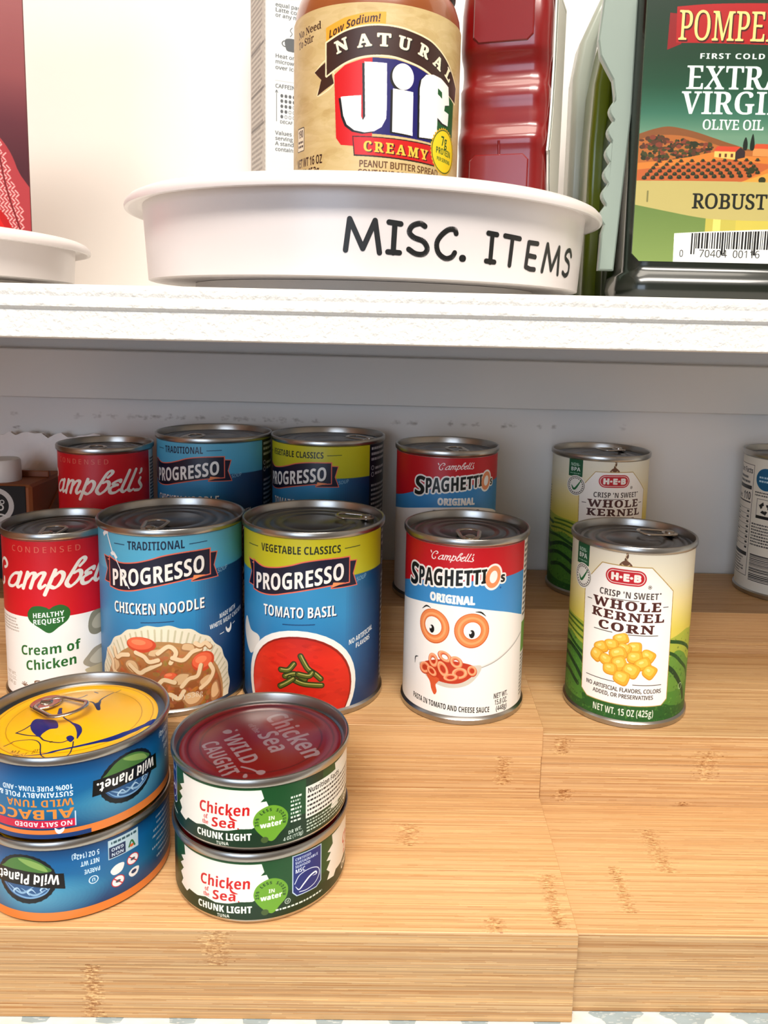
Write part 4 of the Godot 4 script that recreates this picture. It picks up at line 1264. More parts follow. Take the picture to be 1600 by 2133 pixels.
func print_oil() -> Texture2D:
	# seen from the front: x from the left edge of the bottle, y up from its foot
	var a := Art.new(6.0, 140.0, 20.6, 168.0, 6.0, Color(0.04, 0.20, 0.12))
	a.rect(0, 60, 142, 169, [[152.0, Color(0.03, 0.15, 0.08)], [125.0, Color(0.03, 0.20, 0.11)], [112.0, Color(0.06, 0.25, 0.16)], [98.0, Color(0.18, 0.38, 0.30)], [86.0, Color(0.38, 0.52, 0.42)]])
	var rng := RandomNumberGenerator.new()
	rng.seed = 2
	# hills
	a.fill([Art.curve([6, 87, 14, 89.6, 22, 90.8, 34, 88.6, 46, 85, 56, 82, 68, 79.6, 90, 84, 110, 88, 141, 84])+PackedVector2Array([Vector2(141, 60), Vector2(6, 60)])], Color(0.47, 0.28, 0.14))
	a.fill([Art.curve([6, 84, 16, 86.4, 30, 86, 44, 82.6, 60, 79, 90, 80, 141, 80])+PackedVector2Array([Vector2(141, 60), Vector2(6, 60)])], Color(0.62, 0.36, 0.16))
	for i in 190:
		var p := Vector2(rng.randf_range(7, 46), 0)
		p.y = rng.randf_range(73.6, 86.0 - absf(p.x - 18) * 0.16)
		a.ell(p.x, p.y, rng.randf_range(0.6, 2.0), rng.randf_range(0.5, 1.3), [Color(0.13, 0.15, 0.07), Color(0.22, 0.22, 0.10), Color(0.30, 0.17, 0.10), Color(0.45, 0.20, 0.13)][i % 4])
	a.fill([Art.curve([6, 72, 20, 73.4, 34, 75.6, 46, 78.0, 60, 76.4, 80, 76, 100, 77, 141, 75])+PackedVector2Array([Vector2(141, 60), Vector2(6, 60)])], Color(0.74, 0.44, 0.17))
	a.fill([PackedVector2Array([Vector2(6, 68.5), Vector2(30, 71.5), Vector2(52, 74.5), Vector2(78, 72), Vector2(60, 62), Vector2(6, 62)])], Color(0.66, 0.33, 0.16))
	a.fill([PackedVector2Array([Vector2(58, 62), Vector2(80, 69.5), Vector2(110, 72), Vector2(141, 70), Vector2(141, 60)])], Color(0.80, 0.55, 0.22))
	for r in 7:
		for c in 13:
			var p := Vector2(10 + c * 4.6 + r * 1.5 + (c * 0.22) * r, 64.4 + r * 1.75 + c * 0.16)
			if p.x < 70 and p.y < 75:
				a.ell(p.x, p.y - 0.5, 1.5, 0.5, Color(0.42, 0.18, 0.08))
				a.ell(p.x, p.y, 1.25 - r * 0.08, 1.05 - r * 0.06, Color(0.11, 0.13, 0.06))
				a.ell(p.x - 0.3, p.y + 0.35, 0.5, 0.4, Color(0.25, 0.27, 0.12))
	for c in [[72, 64], [80, 65.6], [88, 67], [66, 69], [98, 66], [110, 68]]:
		a.ell(c[0], c[1], 1.9, 1.7, Color(0.16, 0.17, 0.07))
	# farmhouses and cypresses
	a.poly([46, 78.8, 46, 75.6, 57, 74.4, 57, 78.6], Color(0.88, 0.68, 0.36))
	a.poly([57, 78.6, 57, 74.4, 62, 75.6, 62, 78.6, 59.6, 80.6], Color(0.17, 0.12, 0.12))
	a.poly([45.4, 78.6, 47.4, 81.2, 59.4, 81.0, 57.2, 78.4], Color(0.72, 0.24, 0.14))
	for x in [48.4, 51.4, 54.6]:
		a.rect(x, 75.6, x + 1.2, 77.4, Color(0.35, 0.18, 0.10))
	a.poly([66, 80.4, 66, 76.4, 82, 76, 82, 80.2], Color(0.80, 0.50, 0.26))
	a.poly([65.4, 80.2, 67.4, 82.6, 84, 82.4, 83, 80], Color(0.72, 0.28, 0.15))
	for c in [[61.8, 80, 85.9], [65.4, 80, 87.6]]:
		a.blob([c[0], c[2], c[0] - 1.1, 83, c[0] - 0.9, 79.6, c[0] + 0.9, 79.6, c[0] + 1.1, 83], Color(0.05, 0.10, 0.06))
	# ribbon and name
	var red := Color(0.62, 0.06, 0.07)
	a.poly([18.0, 147.6, 24, 147.0, 24.8, 132.2, 17.6, 129.2], Color(0.50, 0.03, 0.05))
	a.fill([Art.curve([21.4, 150.6, 40, 152.0, 70, 152.4, 110, 151.6, 141, 150])+Art.curve([141, 130, 110, 131, 70, 132.0, 45, 132.6, 22.0, 132.8])], red)
	a.text("POMPEIAN", 22.6, 91.0, 134.0, 14.6, Color(0.22, 0.02, 0.02), "s", {"up": -1.0, "grow": 0.3, "fn": func(v: Vector2) -> Vector2: return v + Vector2(0.4, -0.3)})
	a.text("POMPEIAN", 22.6, 91.0, 134.4, 14.4, Color(0.93, 0.82, 0.48), "s", {"up": -1.0, "grow": 0.1})
	var white := Color(0.93, 0.94, 0.92)
	a.text("FIRST COLD EXTRACTED", 34.5, 104, 125.0, 2.7, white, "b", {"track": 0.08})
	a.text("EXTRA", 28.4, 79.5, 109.8, 11.7, white, "sb")
	a.text("VIRGIN", 26.8, 83.0, 97.3, 11.4, white, "sb")
	a.text("OLIVE OIL", 38.6, 70.6, 89.6, 4.9, white, "s", {"grow": 0.1})
	# cream band, clear panel, bar code
	a.rect(0, 20, 142, 50.6, [[50.0, Color(0.36, 0.45, 0.22)], [20.0, Color(0.45, 0.53, 0.28)]])
	for r in [[44, 60, 0.80, 0.70, 0.30], [48, 52, 0.90, 0.80, 0.45], [60, 86, 0.86, 0.74, 0.30], [90, 120, 0.84, 0.72, 0.32]]:
		a.rect(r[0], 20, r[1], 46, Color(r[2], r[3], r[4], 0.7))
	a.fill([Art.curve([0, 62.8, 40, 63.2, 75, 63.0, 110, 62.8, 141, 62.4])+Art.curve([141, 49, 110, 44, 75, 43.0, 50, 43.4, 38, 44.6, 24, 47.0, 0, 51.4])], Color(0.66, 0.61, 0.37))
	a.text("ROBUST", 36.0, 75.6, 49.0, 7.6, Color(0.07, 0.085, 0.055), "s", {"grow": 0.18})
	a.stroke([12.4, 57.4, 12.4, 52.2], 0.9, Color(0.45, 0.43, 0.25))
	a.fill([Art.curve([27.9, 35.7, 45, 36.9, 60, 37.7, 78, 38.6, 100, 39.0])+PackedVector2Array([Vector2(100, 20), Vector2(28.2, 20)])], Color(0.92, 0.92, 0.89))
	var x := 37.2
	while x < 86.0:
		var w := rng.randf_range(0.25, 1.1)
		var y := 24.8 if fmod(x - 37.2, 15.6) < 2.2 else 27.9
		a.rect(x, y, x + w, 36.0 + (x - 37.0) * 0.045, Color(0.04, 0.04, 0.05))
		x += w + rng.randf_range(0.25, 0.8)
	a.text("0", 31.2, 33.6, 23.4, 3.6, Color(0.1, 0.1, 0.1), "r")
	a.text("70404", 41.6, 56.8, 23.4, 3.9, Color(0.1, 0.1, 0.1), "r")
	a.text("00116", 59.6, 74.2, 23.4, 3.9, Color(0.1, 0.1, 0.1), "r")
	return a.tex()

# ---------------------------------------------------------------- textures of the surfaces
func bamboo(seed_: int, wmm: float, hmm: float, tone: Color, bands: Array, nodes: Array) -> Texture2D:
	var ppm := minf(4.4, 2000.0 / wmm)
	var w := int(wmm * ppm)
	var h := int(hmm * ppm)
	var im := Image.create(w, h, false, Image.FORMAT_RGBA8)
	im.fill(tone)
	var rng := RandomNumberGenerator.new()
	rng.seed = seed_
	for b in bands:      # glued laths of slightly different tone
		im.fill_rect(Rect2i(0, int(b[0] * h), w, int(ceil((b[1] - b[0]) * h))), tone * b[2])
	for i in 40:
		var bar_ := Image.create(w, 1 + rng.randi() % 14, false, Image.FORMAT_RGBA8)
		var d := rng.randf() < 0.5
		bar_.fill(Color(0.52, 0.29, 0.10, rng.randf_range(0.02, 0.09)) if d else Color(1.0, 0.86, 0.62, rng.randf_range(0.02, 0.12)))
		im.blend_rect(bar_, Rect2i(0, 0, w, bar_.get_height()), Vector2i(0, rng.randi() % h))
	var dark := Image.create(w, 2, false, Image.FORMAT_RGBA8)
	for i in int(hmm * 34):
		var l := int(pow(rng.randf(), 2.0) * w * 0.55) + 20
		var c := [Color(0.50, 0.27, 0.09), Color(0.62, 0.36, 0.14), Color(1.0, 0.88, 0.66), Color(0.95, 0.78, 0.52)][rng.randi() % 4] as Color
		c.a = rng.randf_range(0.06, 0.27)
		dark.fill(c)
		im.blend_rect(dark, Rect2i(0, 0, l, 1 + (1 if rng.randf() < 0.2 else 0)), Vector2i(rng.randi_range(-l / 2, w), rng.randi() % h))
	for n in nodes:      # the knuckles of the cane
		var cx: float = n[0] * ppm
		var y0 := int(n[1] * h)
		var y1 := int(n[2] * h)
		for i in int((y1 - y0) * 5.0):
			var y := rng.randi_range(y0, y1 - 1)
			var x: float = cx + rng.randfn(0.0, n[3] * ppm * 0.42) + (y - y0) * (n[4] if n.size() > 4 else 0.0)
			var l := int(rng.randf_range(3, 13))
			var c := Color(0.42, 0.20, 0.05, rng.randf_range(0.06, 0.24)) if rng.randf() < 0.72 else Color(1.0, 0.86, 0.62, 0.3)
			dark.fill(c)
			im.blend_rect(dark, Rect2i(0, 0, l, 1 + rng.randi() % 2), Vector2i(int(x) - l / 2, y))
		for i in 6:
			dark.fill(Color(0.36, 0.16, 0.04, 0.42))
			im.blend_rect(dark, Rect2i(0, 0, 3 + rng.randi() % 4, 2), Vector2i(int(cx + rng.randfn(0, n[3] * ppm * 0.4)), rng.randi_range(y0, y1 - 1)))
	return ImageTexture.create_from_image(im)

func noise_map(freq: float, size := 512, octaves := 4, type := FastNoiseLite.TYPE_SIMPLEX_SMOOTH, seed_ := 1) -> NoiseTexture2D:
	var n := FastNoiseLite.new()
	n.noise_type = type
	n.frequency = freq
	n.fractal_octaves = octaves
	n.seed = seed_
	var t := NoiseTexture2D.new()
	t.noise = n
	t.width = size
	t.height = size
	t.seamless = true
	return t

func liner_print() -> Texture2D:
	var a := Art.new(0, 134, 0, 40, 6.0, Color(0.88, 0.885, 0.86))
	for row in [[3.0, 16.75], [23.0, 0.0], [43.0, 16.75]]:
		for i in range(-1, 5):
			var p := Vector2(i * 33.5 + 25.2 + float(row[1]), float(row[0]))
			var l := []
			for q in [[-13.3, 0], [-10.6, 2.2], [-8.2, 2.8], [-6.4, 5.0], [-5.6, 7.6], [0, 8.4], [5.6, 7.6], [6.4, 5.0], [8.2, 2.8], [10.6, 2.2], [13.3, 0], [10.6, -2.2], [8.2, -2.8], [6.4, -5.0], [5.6, -7.6], [0, -8.4], [-5.6, -7.6], [-6.4, -5.0], [-8.2, -2.8], [-10.6, -2.2]]:
				l.append_array([p.x + q[0], p.y + q[1]])
			a.poly(l, Color(0.62, 0.68, 0.695))
	var rng := RandomNumberGenerator.new()
	rng.seed = 8
	for i in 900:
		var p := Vector2(rng.randf_range(0, 134), rng.randf_range(0, 40))
		a.rect(p.x, p.y, p.x + rng.randf_range(0.6, 2.5), p.y + 0.5, Color(0.93, 0.93, 0.91, 0.35))
	return a.tex()

func weave_bump() -> Texture2D:
	var im := Image.create(64, 64, false, Image.FORMAT_L8)
	for y in 64:
		for x in 64:
			var v := 0.5 + 0.5 * sin(TAU * x / 8.0) * sin(TAU * y / 16.0 + (PI if (x / 8) % 2 else 0.0))
			im.set_pixel(x, y, Color(v, v, v))
	return ImageTexture.create_from_image(im)

func wall_scuffs() -> Texture2D:
	# 800 by 200 mm of wall round the ledger; x from -450, y from 20
	var a := Art.new(-450, 350, 20, 220, 1.25, Color(0.90, 0.885, 0.865))
	var rng := RandomNumberGenerator.new()
	rng.seed = 6
	for s in [[-357, 4, 0.30], [-305, 5, 0.45], [-290, 8, 0.5], [-278, 7, 0.5], [-262, 6, 0.4], [-254, 10, 0.7], [-242, 9, 0.8], [-230, 9, 0.8], [-222, 7, 0.7], [-206, 8, 0.8], [-186, 5, 0.5], [-176, 9, 0.6], [-166, 9, 0.6], [-150, 9, 0.6], [-140, 8, 0.6], [-126, 8, 0.7], [-112, 5, 0.5],
			[-46, 6, 0.4], [-34, 5, 0.5], [-30, 3, 0.5], [-1, 3, 0.8], [10, 3, 0.4], [20, 5, 0.5], [43, 4, 0.7], [50, 6, 0.4], [72, 3, 0.4], [84, 3, 0.5], [142, 5, 0.3]]:
		for i in 9:
			var x: float = s[0] + rng.randf_range(-s[1], s[1]) * 0.5
			var y := 148.0 + rng.randfn(0, 1.0)
			a.ell(x, y, rng.randf_range(0.5, 2.2), rng.randf_range(0.4, 0.9), Color(0.40, 0.35, 0.31, 0.22 * s[2]), rng.randf_range(-0.3, 0.3))
	for i in 10:
		a.ell(-357 + rng.randf_range(-4, 4), 137 + rng.randf_range(-1, 1), 1.0, 0.5, Color(0.40, 0.35, 0.31, 0.2))
	return a.tex()

# ---------------------------------------------------------------- cans
func ring_tab(parent: Node3D, nose: Vector3, heading: float, length := 0.023, width := 0.0155, lift := 0.0018) -> void:
	var o := Node3D.new()
	o.name = "pull_tab"
	parent.add_child(o, true)
	o.position = nose
	o.rotation = Vector3(0, heading, 0)
	var path := PackedVector3Array()
	var r := width / 2.0 - 0.0013
	var from := length * 0.30
	for i in 17:
		var t := -PI / 2 + PI * i / 16.0
		path.append(Vector3(length - r * 0.8 - 0.0013 + r * 0.8 * cos(t), 0, r * sin(t)))
	for i in 17:
		var t := PI / 2 + PI * i / 16.0
		path.append(Vector3(from + r * 0.7 * cos(t) * 0.9, 0, r * 0.82 * sin(t)))
	for i in path.size():
		path[i].y = 0.0012 + lift * path[i].x / length
	obj("ring", bar(path, 0.0026, 0.0014), M.bright, o)
	var plate := PackedVector3Array()
	var st := []
	for i in 24:
		st.append(Vector2(length * 0.17 + length * 0.19 * cos(TAU * i / 24.0), r * 0.86 * sin(TAU * i / 24.0)))
	var pl := PackedVector2Array()
	for p in st:
		pl.append(Vector2(p.x, -p.y))
	var web := obj("web", slab(pl, 0.0, 0.0009, 0.0003), M.bright, o)
	web.rotation.x = -PI / 2
	web.position.y = 0.0008 + lift * 0.1
	var rv := obj("rivet", lathe([Vector2(0.0030, 0.0), Vector2(0.0029, 0.0012), Vector2(0.0020, 0.0017), Vector2(0.0, 0.0018)], 24), M.bright, o)
	rv.position = Vector3(length * 0.18, 0.0014, 0)

func make_can(called: String, label: String, cat: String, group: String, at: Vector3, R: float, H: float, l0: float, l1: float, print_: Texture2D, o := {}) -> Node3D:
	var t := thing(called, label, cat, at, o.get("turn", 0.0), group)
	var rb := R - 0.0012
	var pm := mat(Color.WHITE, o.get("rough", 0.42), 0.0, print_)
	pm.metallic_specular = 0.5
	var mm := 0.001
	var ribs := [Vector2(rb - 0.0004, 3.5 * mm), Vector2(rb - 0.0003, H - 0.005)]
	obj("body", lathe(ribs), M.tin, t)
	obj("label", lathe([Vector2(rb - 0.0003, l0), Vector2(rb, l0 + 0.0001), Vector2(rb, l1 - 0.0001), Vector2(rb - 0.0003, l1)], 128, 0.9), pm, t)
	if o.get("drawn", false):      # pressed in one piece: a rounded foot
		obj("base", lathe([Vector2(0, 0.0022), Vector2(R - 0.008, 0.0022), Vector2(R - 0.0055, 0.0004), Vector2(R - 0.0040, 0.0), Vector2(R - 0.0022, 0.0006), Vector2(R - 0.0013, 0.002), Vector2(rb - 0.0002, 0.0045)], 96), M.tin, t)
	else:
		obj("bottom_rim", lathe([Vector2(0, 0.004), Vector2(R - 0.004, 0.004), Vector2(R - 0.0034, 0.0004), Vector2(R - 0.0026, 0.0), Vector2(R - 0.0006, 0.0), Vector2(R, 0.0006), Vector2(R, 0.0030), Vector2(R - 0.0005, 0.0036), Vector2(rb - 0.0003, 0.0044)], 96), M.seam, t)
	obj("top_rim", lathe([Vector2(rb - 0.0004, H - 0.0052), Vector2(rb + 0.0001, H - 0.0042), Vector2(R - 0.0002, H - 0.0036), Vector2(R, H - 0.0030), Vector2(R, H - 0.0008), Vector2(R - 0.0004, H - 0.0001), Vector2(R - 0.0010, H), Vector2(R - 0.0016, H - 0.0004), Vector2(R - 0.0019, H - 0.0012), Vector2(R - 0.0024, H - 0.0048)], 96), M.seam, t)
	var f := H - 0.0048
	var painted: float = o.get("painted", 0.0)
	var prof := [Vector2(R - 0.0024, f), Vector2(R - 0.0034, f - 0.0007), Vector2(R - 0.0048, f - 0.0007), Vector2(R - 0.0060, f + 0.0004)]
	if painted > 0.0:
		prof = [Vector2(R - 0.0024, f), Vector2(R - 0.0034, f - 0.0004), Vector2(painted, f - 0.0002)]
		obj("lid", lathe(prof), M.lid, t)
		var pr := [Vector2(painted, f - 0.0002), Vector2(painted - 0.001, f + 0.0002), Vector2(painted * 0.93, f + 0.0002), Vector2(painted * 0.90, f - 0.0003), Vector2(painted * 0.80, f - 0.0003), Vector2(painted * 0.77, f + 0.0002), Vector2(0.0, f + 0.0002)]
		var lm := mat(Color.WHITE, 0.30, 0.0, o.lid_print)
		lm.clearcoat_enabled = true
		lm.clearcoat = 0.25
		lm.clearcoat_roughness = 0.2
		obj("lid_print", disc(pr, o.get("lid_radius", painted)), lm, t)
	else:
		for r in [0.80, 0.62, 0.44]:
			prof.append_array([Vector2(R * (r + 0.035), f + 0.0004), Vector2(R * (r + 0.015), f - 0.0001), Vector2(R * (r - 0.015), f - 0.0001), Vector2(R * (r - 0.035), f + 0.0004)])
		prof.append(Vector2(0, f + 0.0004))
		obj("lid", lathe(prof, 96, 0.9), M.lid, t)
	if o.has("tab"):
		var q: Array = o.tab
		ring_tab(t, Vector3(q[0], f + 0.0004, q[1]), q[2], q[3] if q.size() > 3 else 0.023, q[4] if q.size() > 4 else 0.0155, q[5] if q.size() > 5 else 0.0014)
	return t

# ---------------------------------------------------------------- the scene
func _ready() -> void:
	# camera, light, exposure
	var cam := Camera3D.new()
	cam.name = "camera"
	add_child(cam)
	cam.position = Vector3(-0.04052, 0.22754, 0.46635)
	cam.rotation_order = EULER_ORDER_YXZ
	cam.rotation = Vector3(-0.14006, -0.01827, 0.02617)
	cam.projection = Camera3D.PROJECTION_FRUSTUM
	cam.near = 0.05
	cam.far = 20.0
	cam.keep_aspect = Camera3D.KEEP_HEIGHT
	cam.size = 0.05 * 2133.0 / 1649.95
	cam.frustum_offset = Vector2(-(867.8 - 800.0), 911.4 - 1066.5) / 1649.95 * 0.05
	cam.current = true
	var we := WorldEnvironment.new()
	we.name = "world_environment"
	var env := Environment.new()
	env.background_mode = Environment.BG_COLOR
	env.background_color = Color(0.80, 0.88, 1.0)
	env.tonemap_mode = Environment.TONE_MAPPER_LINEAR
	env.tonemap_exposure = 0.99
	env.sdfgi_enabled = true
	env.ssao_enabled = true
	env.ssil_enabled = true
	we.environment = env
	add_child(we)
	light_panel("unseen_ceiling_light", Vector3(0.05, 1.48, 1.32), Vector2(1.3, 0.55), Vector3(-PI / 2, 0, 0), Color(1.0, 0.97, 0.93), 6.6)  # panel out of view, placed to light the can fronts
	light_panel("unseen_ceiling_light", Vector3(0.05, 1.48, 0.50), Vector2(1.0, 0.3), Vector3(-PI / 2, 0, 0), Color(1.0, 0.96, 0.90), 0.9)  # second panel out of view, steep, to brighten the front treads
	light_panel("unseen_cool_light", Vector3(-0.75, 0.35, 2.45), Vector2(1.2, 1.2), Vector3(-0.05, -0.28, 0), Color(0.76, 0.87, 1.0), 1.3)  # cool panel out of view behind the camera, lights wall and labels
	materials()
	room()
	shelf()
	risers()
	lower_cans()
	upper_things()

func light_panel(called: String, at: Vector3, size: Vector2, turn: Vector3, col: Color, energy: float) -> void:
	var l := AreaLight3D.new()
	l.name = called + "_source"
	add_child(l, true)
	l.position = at
	l.rotation = turn
	l.area_size = size
	l.light_color = col
	l.light_energy = energy
	l.light_size = size.x
	l.shadow_enabled = true
	var m := mat(Color.WHITE, 0.5)
	m.emission_enabled = true
	m.emission = col
	m.emission_energy_multiplier = 0.9
	var o := struct(called, box(Vector3(-size.x / 2 - 0.02, -size.y / 2 - 0.02, 0), Vector3(size.x / 2 + 0.02, size.y / 2 + 0.02, 0.012), 0.003), m)
	o.position = at + Basis.from_euler(turn) * Vector3(0, 0, 0.006)
	o.rotation = turn

func materials() -> void:
	M.tin = mat(Color(0.80, 0.77, 0.72), 0.30, 1.0)
	M.seam = mat(Color(0.70, 0.69, 0.67), 0.29, 1.0)
	M.lid = mat(Color(0.50, 0.505, 0.52), 0.28, 1.0)
	M.bright = mat(Color(0.82, 0.79, 0.75), 0.22, 1.0)
	M.plain_wall = mat(Color(0.90, 0.885, 0.865), 0.7)
	M.wall = mat(Color(1, 1, 1), 0.7)
	M.paint = mat(Color(0.90, 0.895, 0.87), 0.5)
	M.lip = mat(Color(0.88, 0.875, 0.85), 0.5)
	M.lip.uv1_triplanar = true
	M.lip.uv1_scale = Vector3(9, 16, 16)
	M.lip.heightmap_enabled = true
	M.lip.heightmap_texture = noise_map(0.03, 512, 4)
	M.lip.heightmap_scale = 0.05
	M.trim = mat(Color(0.86, 0.85, 0.83), 0.6)
	M.floor = mat(Color(0.42, 0.35, 0.29), 0.5)  # floor out of view, kept dark to hold back bounced light
	M.room = mat(Color(0.60, 0.58, 0.56), 0.7)  # room walls out of view, darkened to weaken their bounce onto the shelves

func room() -> void:
	struct("wall_back", box(Vector3(-1.6, -1.0, -0.21), Vector3(1.6, 1.6, -0.1812), 0.001), M.plain_wall)
	# the stretch of wall behind the lower cans, with its scuffs
	var m := mat(Color.WHITE, 0.7, 0.0, wall_scuffs())
	struct("trim_1", box(Vector3(-0.45, 0.02, -0.1812), Vector3(0.35, 0.22, -0.1806), 0.0001), m)
	struct("wall_left", box(Vector3(-1.63, -1.0, -0.21), Vector3(-1.6, 1.6, 3.0), 0.001), M.room)
	struct("wall_right", box(Vector3(1.6, -1.0, -0.21), Vector3(1.63, 1.6, 3.0), 0.001), M.room)
	struct("wall_front", box(Vector3(-1.6, -1.0, 2.9), Vector3(1.6, 1.6, 2.93), 0.001), M.room)
	struct("ceiling", box(Vector3(-1.63, 1.55, -0.21), Vector3(1.63, 1.6, 2.93), 0.001), M.plain_wall)
	struct("floor", box(Vector3(-1.63, -1.03, -0.21), Vector3(1.63, -1.0, 2.93), 0.001), M.floor)
	struct("trim_2", box(Vector3(-0.55, -0.1, -0.181), Vector3(-0.53, 1.2, 0.34), 0.001), mat(Color(0.70, 0.48, 0.33), 0.6))  # partition out of view, tan and deep to warm and shade the left wall
	struct("trim_3", box(Vector3(0.78, -0.1, -0.181), Vector3(0.8, 1.2, 0.16), 0.001), M.paint)

func shelf() -> void:
	# ledger on the back wall
	struct("trim_4", box(Vector3(-0.529, 0.1633, -0.1806), Vector3(0.779, 0.2020, -0.1660), 0.0008), M.trim)
	var o := Node3D.new()
	o.name = "trim_5"
	add_child(o)
	o.set_meta("kind", "structure")
	o.position = Vector3(-0.05, 0, 0)
	o.rotation.z = 0.0045
	obj("board", box(Vector3(-0.478, 0.2215, -0.1795), Vector3(0.828, 0.2395, 0.124), 0.001), M.paint, o)
	# front edge: a smooth rounded bead over a flat rough-painted band
	var loop := PackedVector2Array()
	for p in [[0.1242, 0.2410], [0.1376, 0.2412], [0.1392, 0.2407], [0.1398, 0.2396], [0.1398, 0.2380], [0.1395, 0.2364], [0.1398, 0.2350], [0.1402, 0.2334], [0.1401, 0.2322], [0.1392, 0.2312], [0.1386, 0.2308], [0.1386, 0.2208], [0.1389, 0.2204], [0.1388, 0.2198], [0.1375, 0.2192], [0.1242, 0.2193]]:
		loop.append(Vector2(p[0], p[1]))
	var lip := obj("front_edge", slab(loop, -0.828, 0.478), M.lip, o)
	lip.rotation.y = -PI / 2
	# the shelf below, with its patterned liner
	struct("trim_6", box(Vector3(-0.529, -0.112, -0.1795), Vector3(0.779, -0.0918, 0.23), 0.001), M.paint)
	var lm := mat(Color(0.93, 0.93, 0.93), 0.85, 0.0, liner_print())
	lm.heightmap_enabled = true
	lm.heightmap_texture = weave_bump()
	lm.heightmap_scale = 0.05
	var lb := box(Vector3(-0.5284, -0.0917, -0.12), Vector3(0.6776, -0.0899, 0.20), 0.0004, 0.0, 8.0, 0.0, 9.0)
	var liner := obj("shelf_liner", lb, lm)
	tag(liner, "white woven shelf liner with grey-blue lattice print lying under the bamboo risers", "shelf liner")

func wood(tex: Texture2D) -> StandardMaterial3D:
	var m := mat(Color.WHITE, 0.42, 0.0, tex)
	m.metallic_specular = 0.4
	return m

func risers() -> void:
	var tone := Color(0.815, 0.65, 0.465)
	var pale := Color(0.765, 0.625, 0.455)  # for the front laths: their shade is painted in, darker than the treads
	var l := thing("bamboo_riser", "bamboo step riser on the left, holding the tuna and soup cans", "shelf riser", Vector3(-0.18, -0.0897, 0))
	var r := thing("bamboo_riser", "bamboo step riser on the right, carrying the corn cans, tucked behind its neighbour", "shelf riser", Vector3(0.22, -0.0897, 0))
	# laths: [name, x0, x1, y0, y1, z0, z1, va, vb]; knuckles in millimetres from the left end
	var xa := -0.42
	var xb := 0.0449
	var e := -0.0897
	var t1 := wood(bamboo(1, 465, 120, tone, [[0.0, 0.16, 0.95]], [[388, 0.24, 0.42, 7.0], [457, 0.62, 0.97, 4.5], [427, 0.91, 1.0, 5.0], [300, 0.5, 0.62, 6.0]]))
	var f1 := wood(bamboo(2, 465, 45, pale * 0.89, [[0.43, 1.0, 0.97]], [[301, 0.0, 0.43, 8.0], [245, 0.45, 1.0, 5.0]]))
	var f2 := wood(bamboo(3, 465, 44, tone * 0.95, [[0.8, 1.0, 0.98]], [[443, 0.15, 0.82, 5.0]]))  # tread tone darkened for the shade on this upright face
	var t2 := wood(bamboo(4, 465, 110, tone, [[0.3, 0.6, 0.97]], [[300, 0.2, 0.4, 6.0]]))
	var f3 := wood(bamboo(5, 465, 34, tone, [], []))
	lath(l, "tread_lath", t1, xa, xb, -0.0621, -0.0442, 0.0270, 0.0600, -0.08, 0.20)
	lath(l, "tread_lath", t1, xa, xb, -0.0621, -0.0441, 0.0600, 0.1426, 0.20, 1.0)
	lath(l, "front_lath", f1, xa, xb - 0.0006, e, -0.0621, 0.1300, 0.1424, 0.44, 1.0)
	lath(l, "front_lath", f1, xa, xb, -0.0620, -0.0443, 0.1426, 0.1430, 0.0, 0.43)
	lath(l, "tread_lath", t2, xa, xb, -0.0180, 0.0, -0.0770, -0.0140, 0.0, 0.48)
	lath(l, "tread_lath", t2, xa, xb, -0.0180, 0.0, -0.0140, 0.0387, 0.48, 1.0)
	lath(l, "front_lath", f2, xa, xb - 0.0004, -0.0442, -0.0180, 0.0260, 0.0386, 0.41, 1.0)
	lath(l, "tread_lath", t2, xa, xb, 0.0164, 0.0334, -0.1750, -0.0655, 0.0, 1.0)
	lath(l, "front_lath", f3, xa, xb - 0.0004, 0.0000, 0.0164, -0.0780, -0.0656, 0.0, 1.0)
	lath(l, "side_board", f2, xb - 0.014, xb - 0.001, e, -0.0180, -0.1700, 0.0255, 0.0, 1.0)
	var xc := 0.04495
	var xd := 0.40
	var s1 := wood(bamboo(6, 355, 120, tone * 0.985, [[0.0, 0.1, 0.97]], [[57, 0.30, 0.62, 6.0], [30, 0.58, 0.88, 4.0]]))
	var g1 := wood(bamboo(7, 355, 40, pale * 0.88, [[0.46, 1.0, 0.975]], []))  # right riser front, again with its shade in the wood colour
	var g2 := wood(bamboo(8, 355, 44, tone * 0.93, [[0.42, 1.0, 1.0]], [[97, 0.20, 0.62, 8.0], [12, 0.04, 0.28, 6.0], [14, 0.78, 0.95, 6.0], [85, 0.94, 1.0, 4.0]]))  # upright face, shade mixed into the tread tone
	var s2 := wood(bamboo(9, 355, 110, tone * 0.985, [], [[200, 0.3, 0.6, 6.0]]))
	var g3 := wood(bamboo(10, 355, 44, tone * 0.97, [[0.5, 0.7, 0.95]], []))
	lath(r, "tread_lath", s1, xc, xd, -0.0670, -0.0492, 0.0250, 0.1364, 0.0, 1.0)
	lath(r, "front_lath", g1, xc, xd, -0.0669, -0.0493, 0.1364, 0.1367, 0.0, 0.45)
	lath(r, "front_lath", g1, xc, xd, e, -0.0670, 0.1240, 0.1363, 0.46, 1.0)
	lath(r, "tread_lath", s2, xc, xd, -0.0230, -0.0049, -0.0950, -0.0250, 0.0, 0.5)
	lath(r, "tread_lath", s2, xc, xd, -0.0230, -0.0049, -0.0250, 0.0365, 0.5, 1.0)
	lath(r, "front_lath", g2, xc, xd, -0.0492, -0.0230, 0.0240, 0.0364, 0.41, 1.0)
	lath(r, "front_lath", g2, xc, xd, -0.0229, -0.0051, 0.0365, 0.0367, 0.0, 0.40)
	lath(r, "tread_lath", s2, xc, xd, 0.0090, 0.0264, -0.1780, -0.0838, 0.0, 1.0)
	lath(r, "front_lath", g3, xc, xd, -0.0049, 0.0090, -0.0960, -0.0839, 0.5, 1.0)

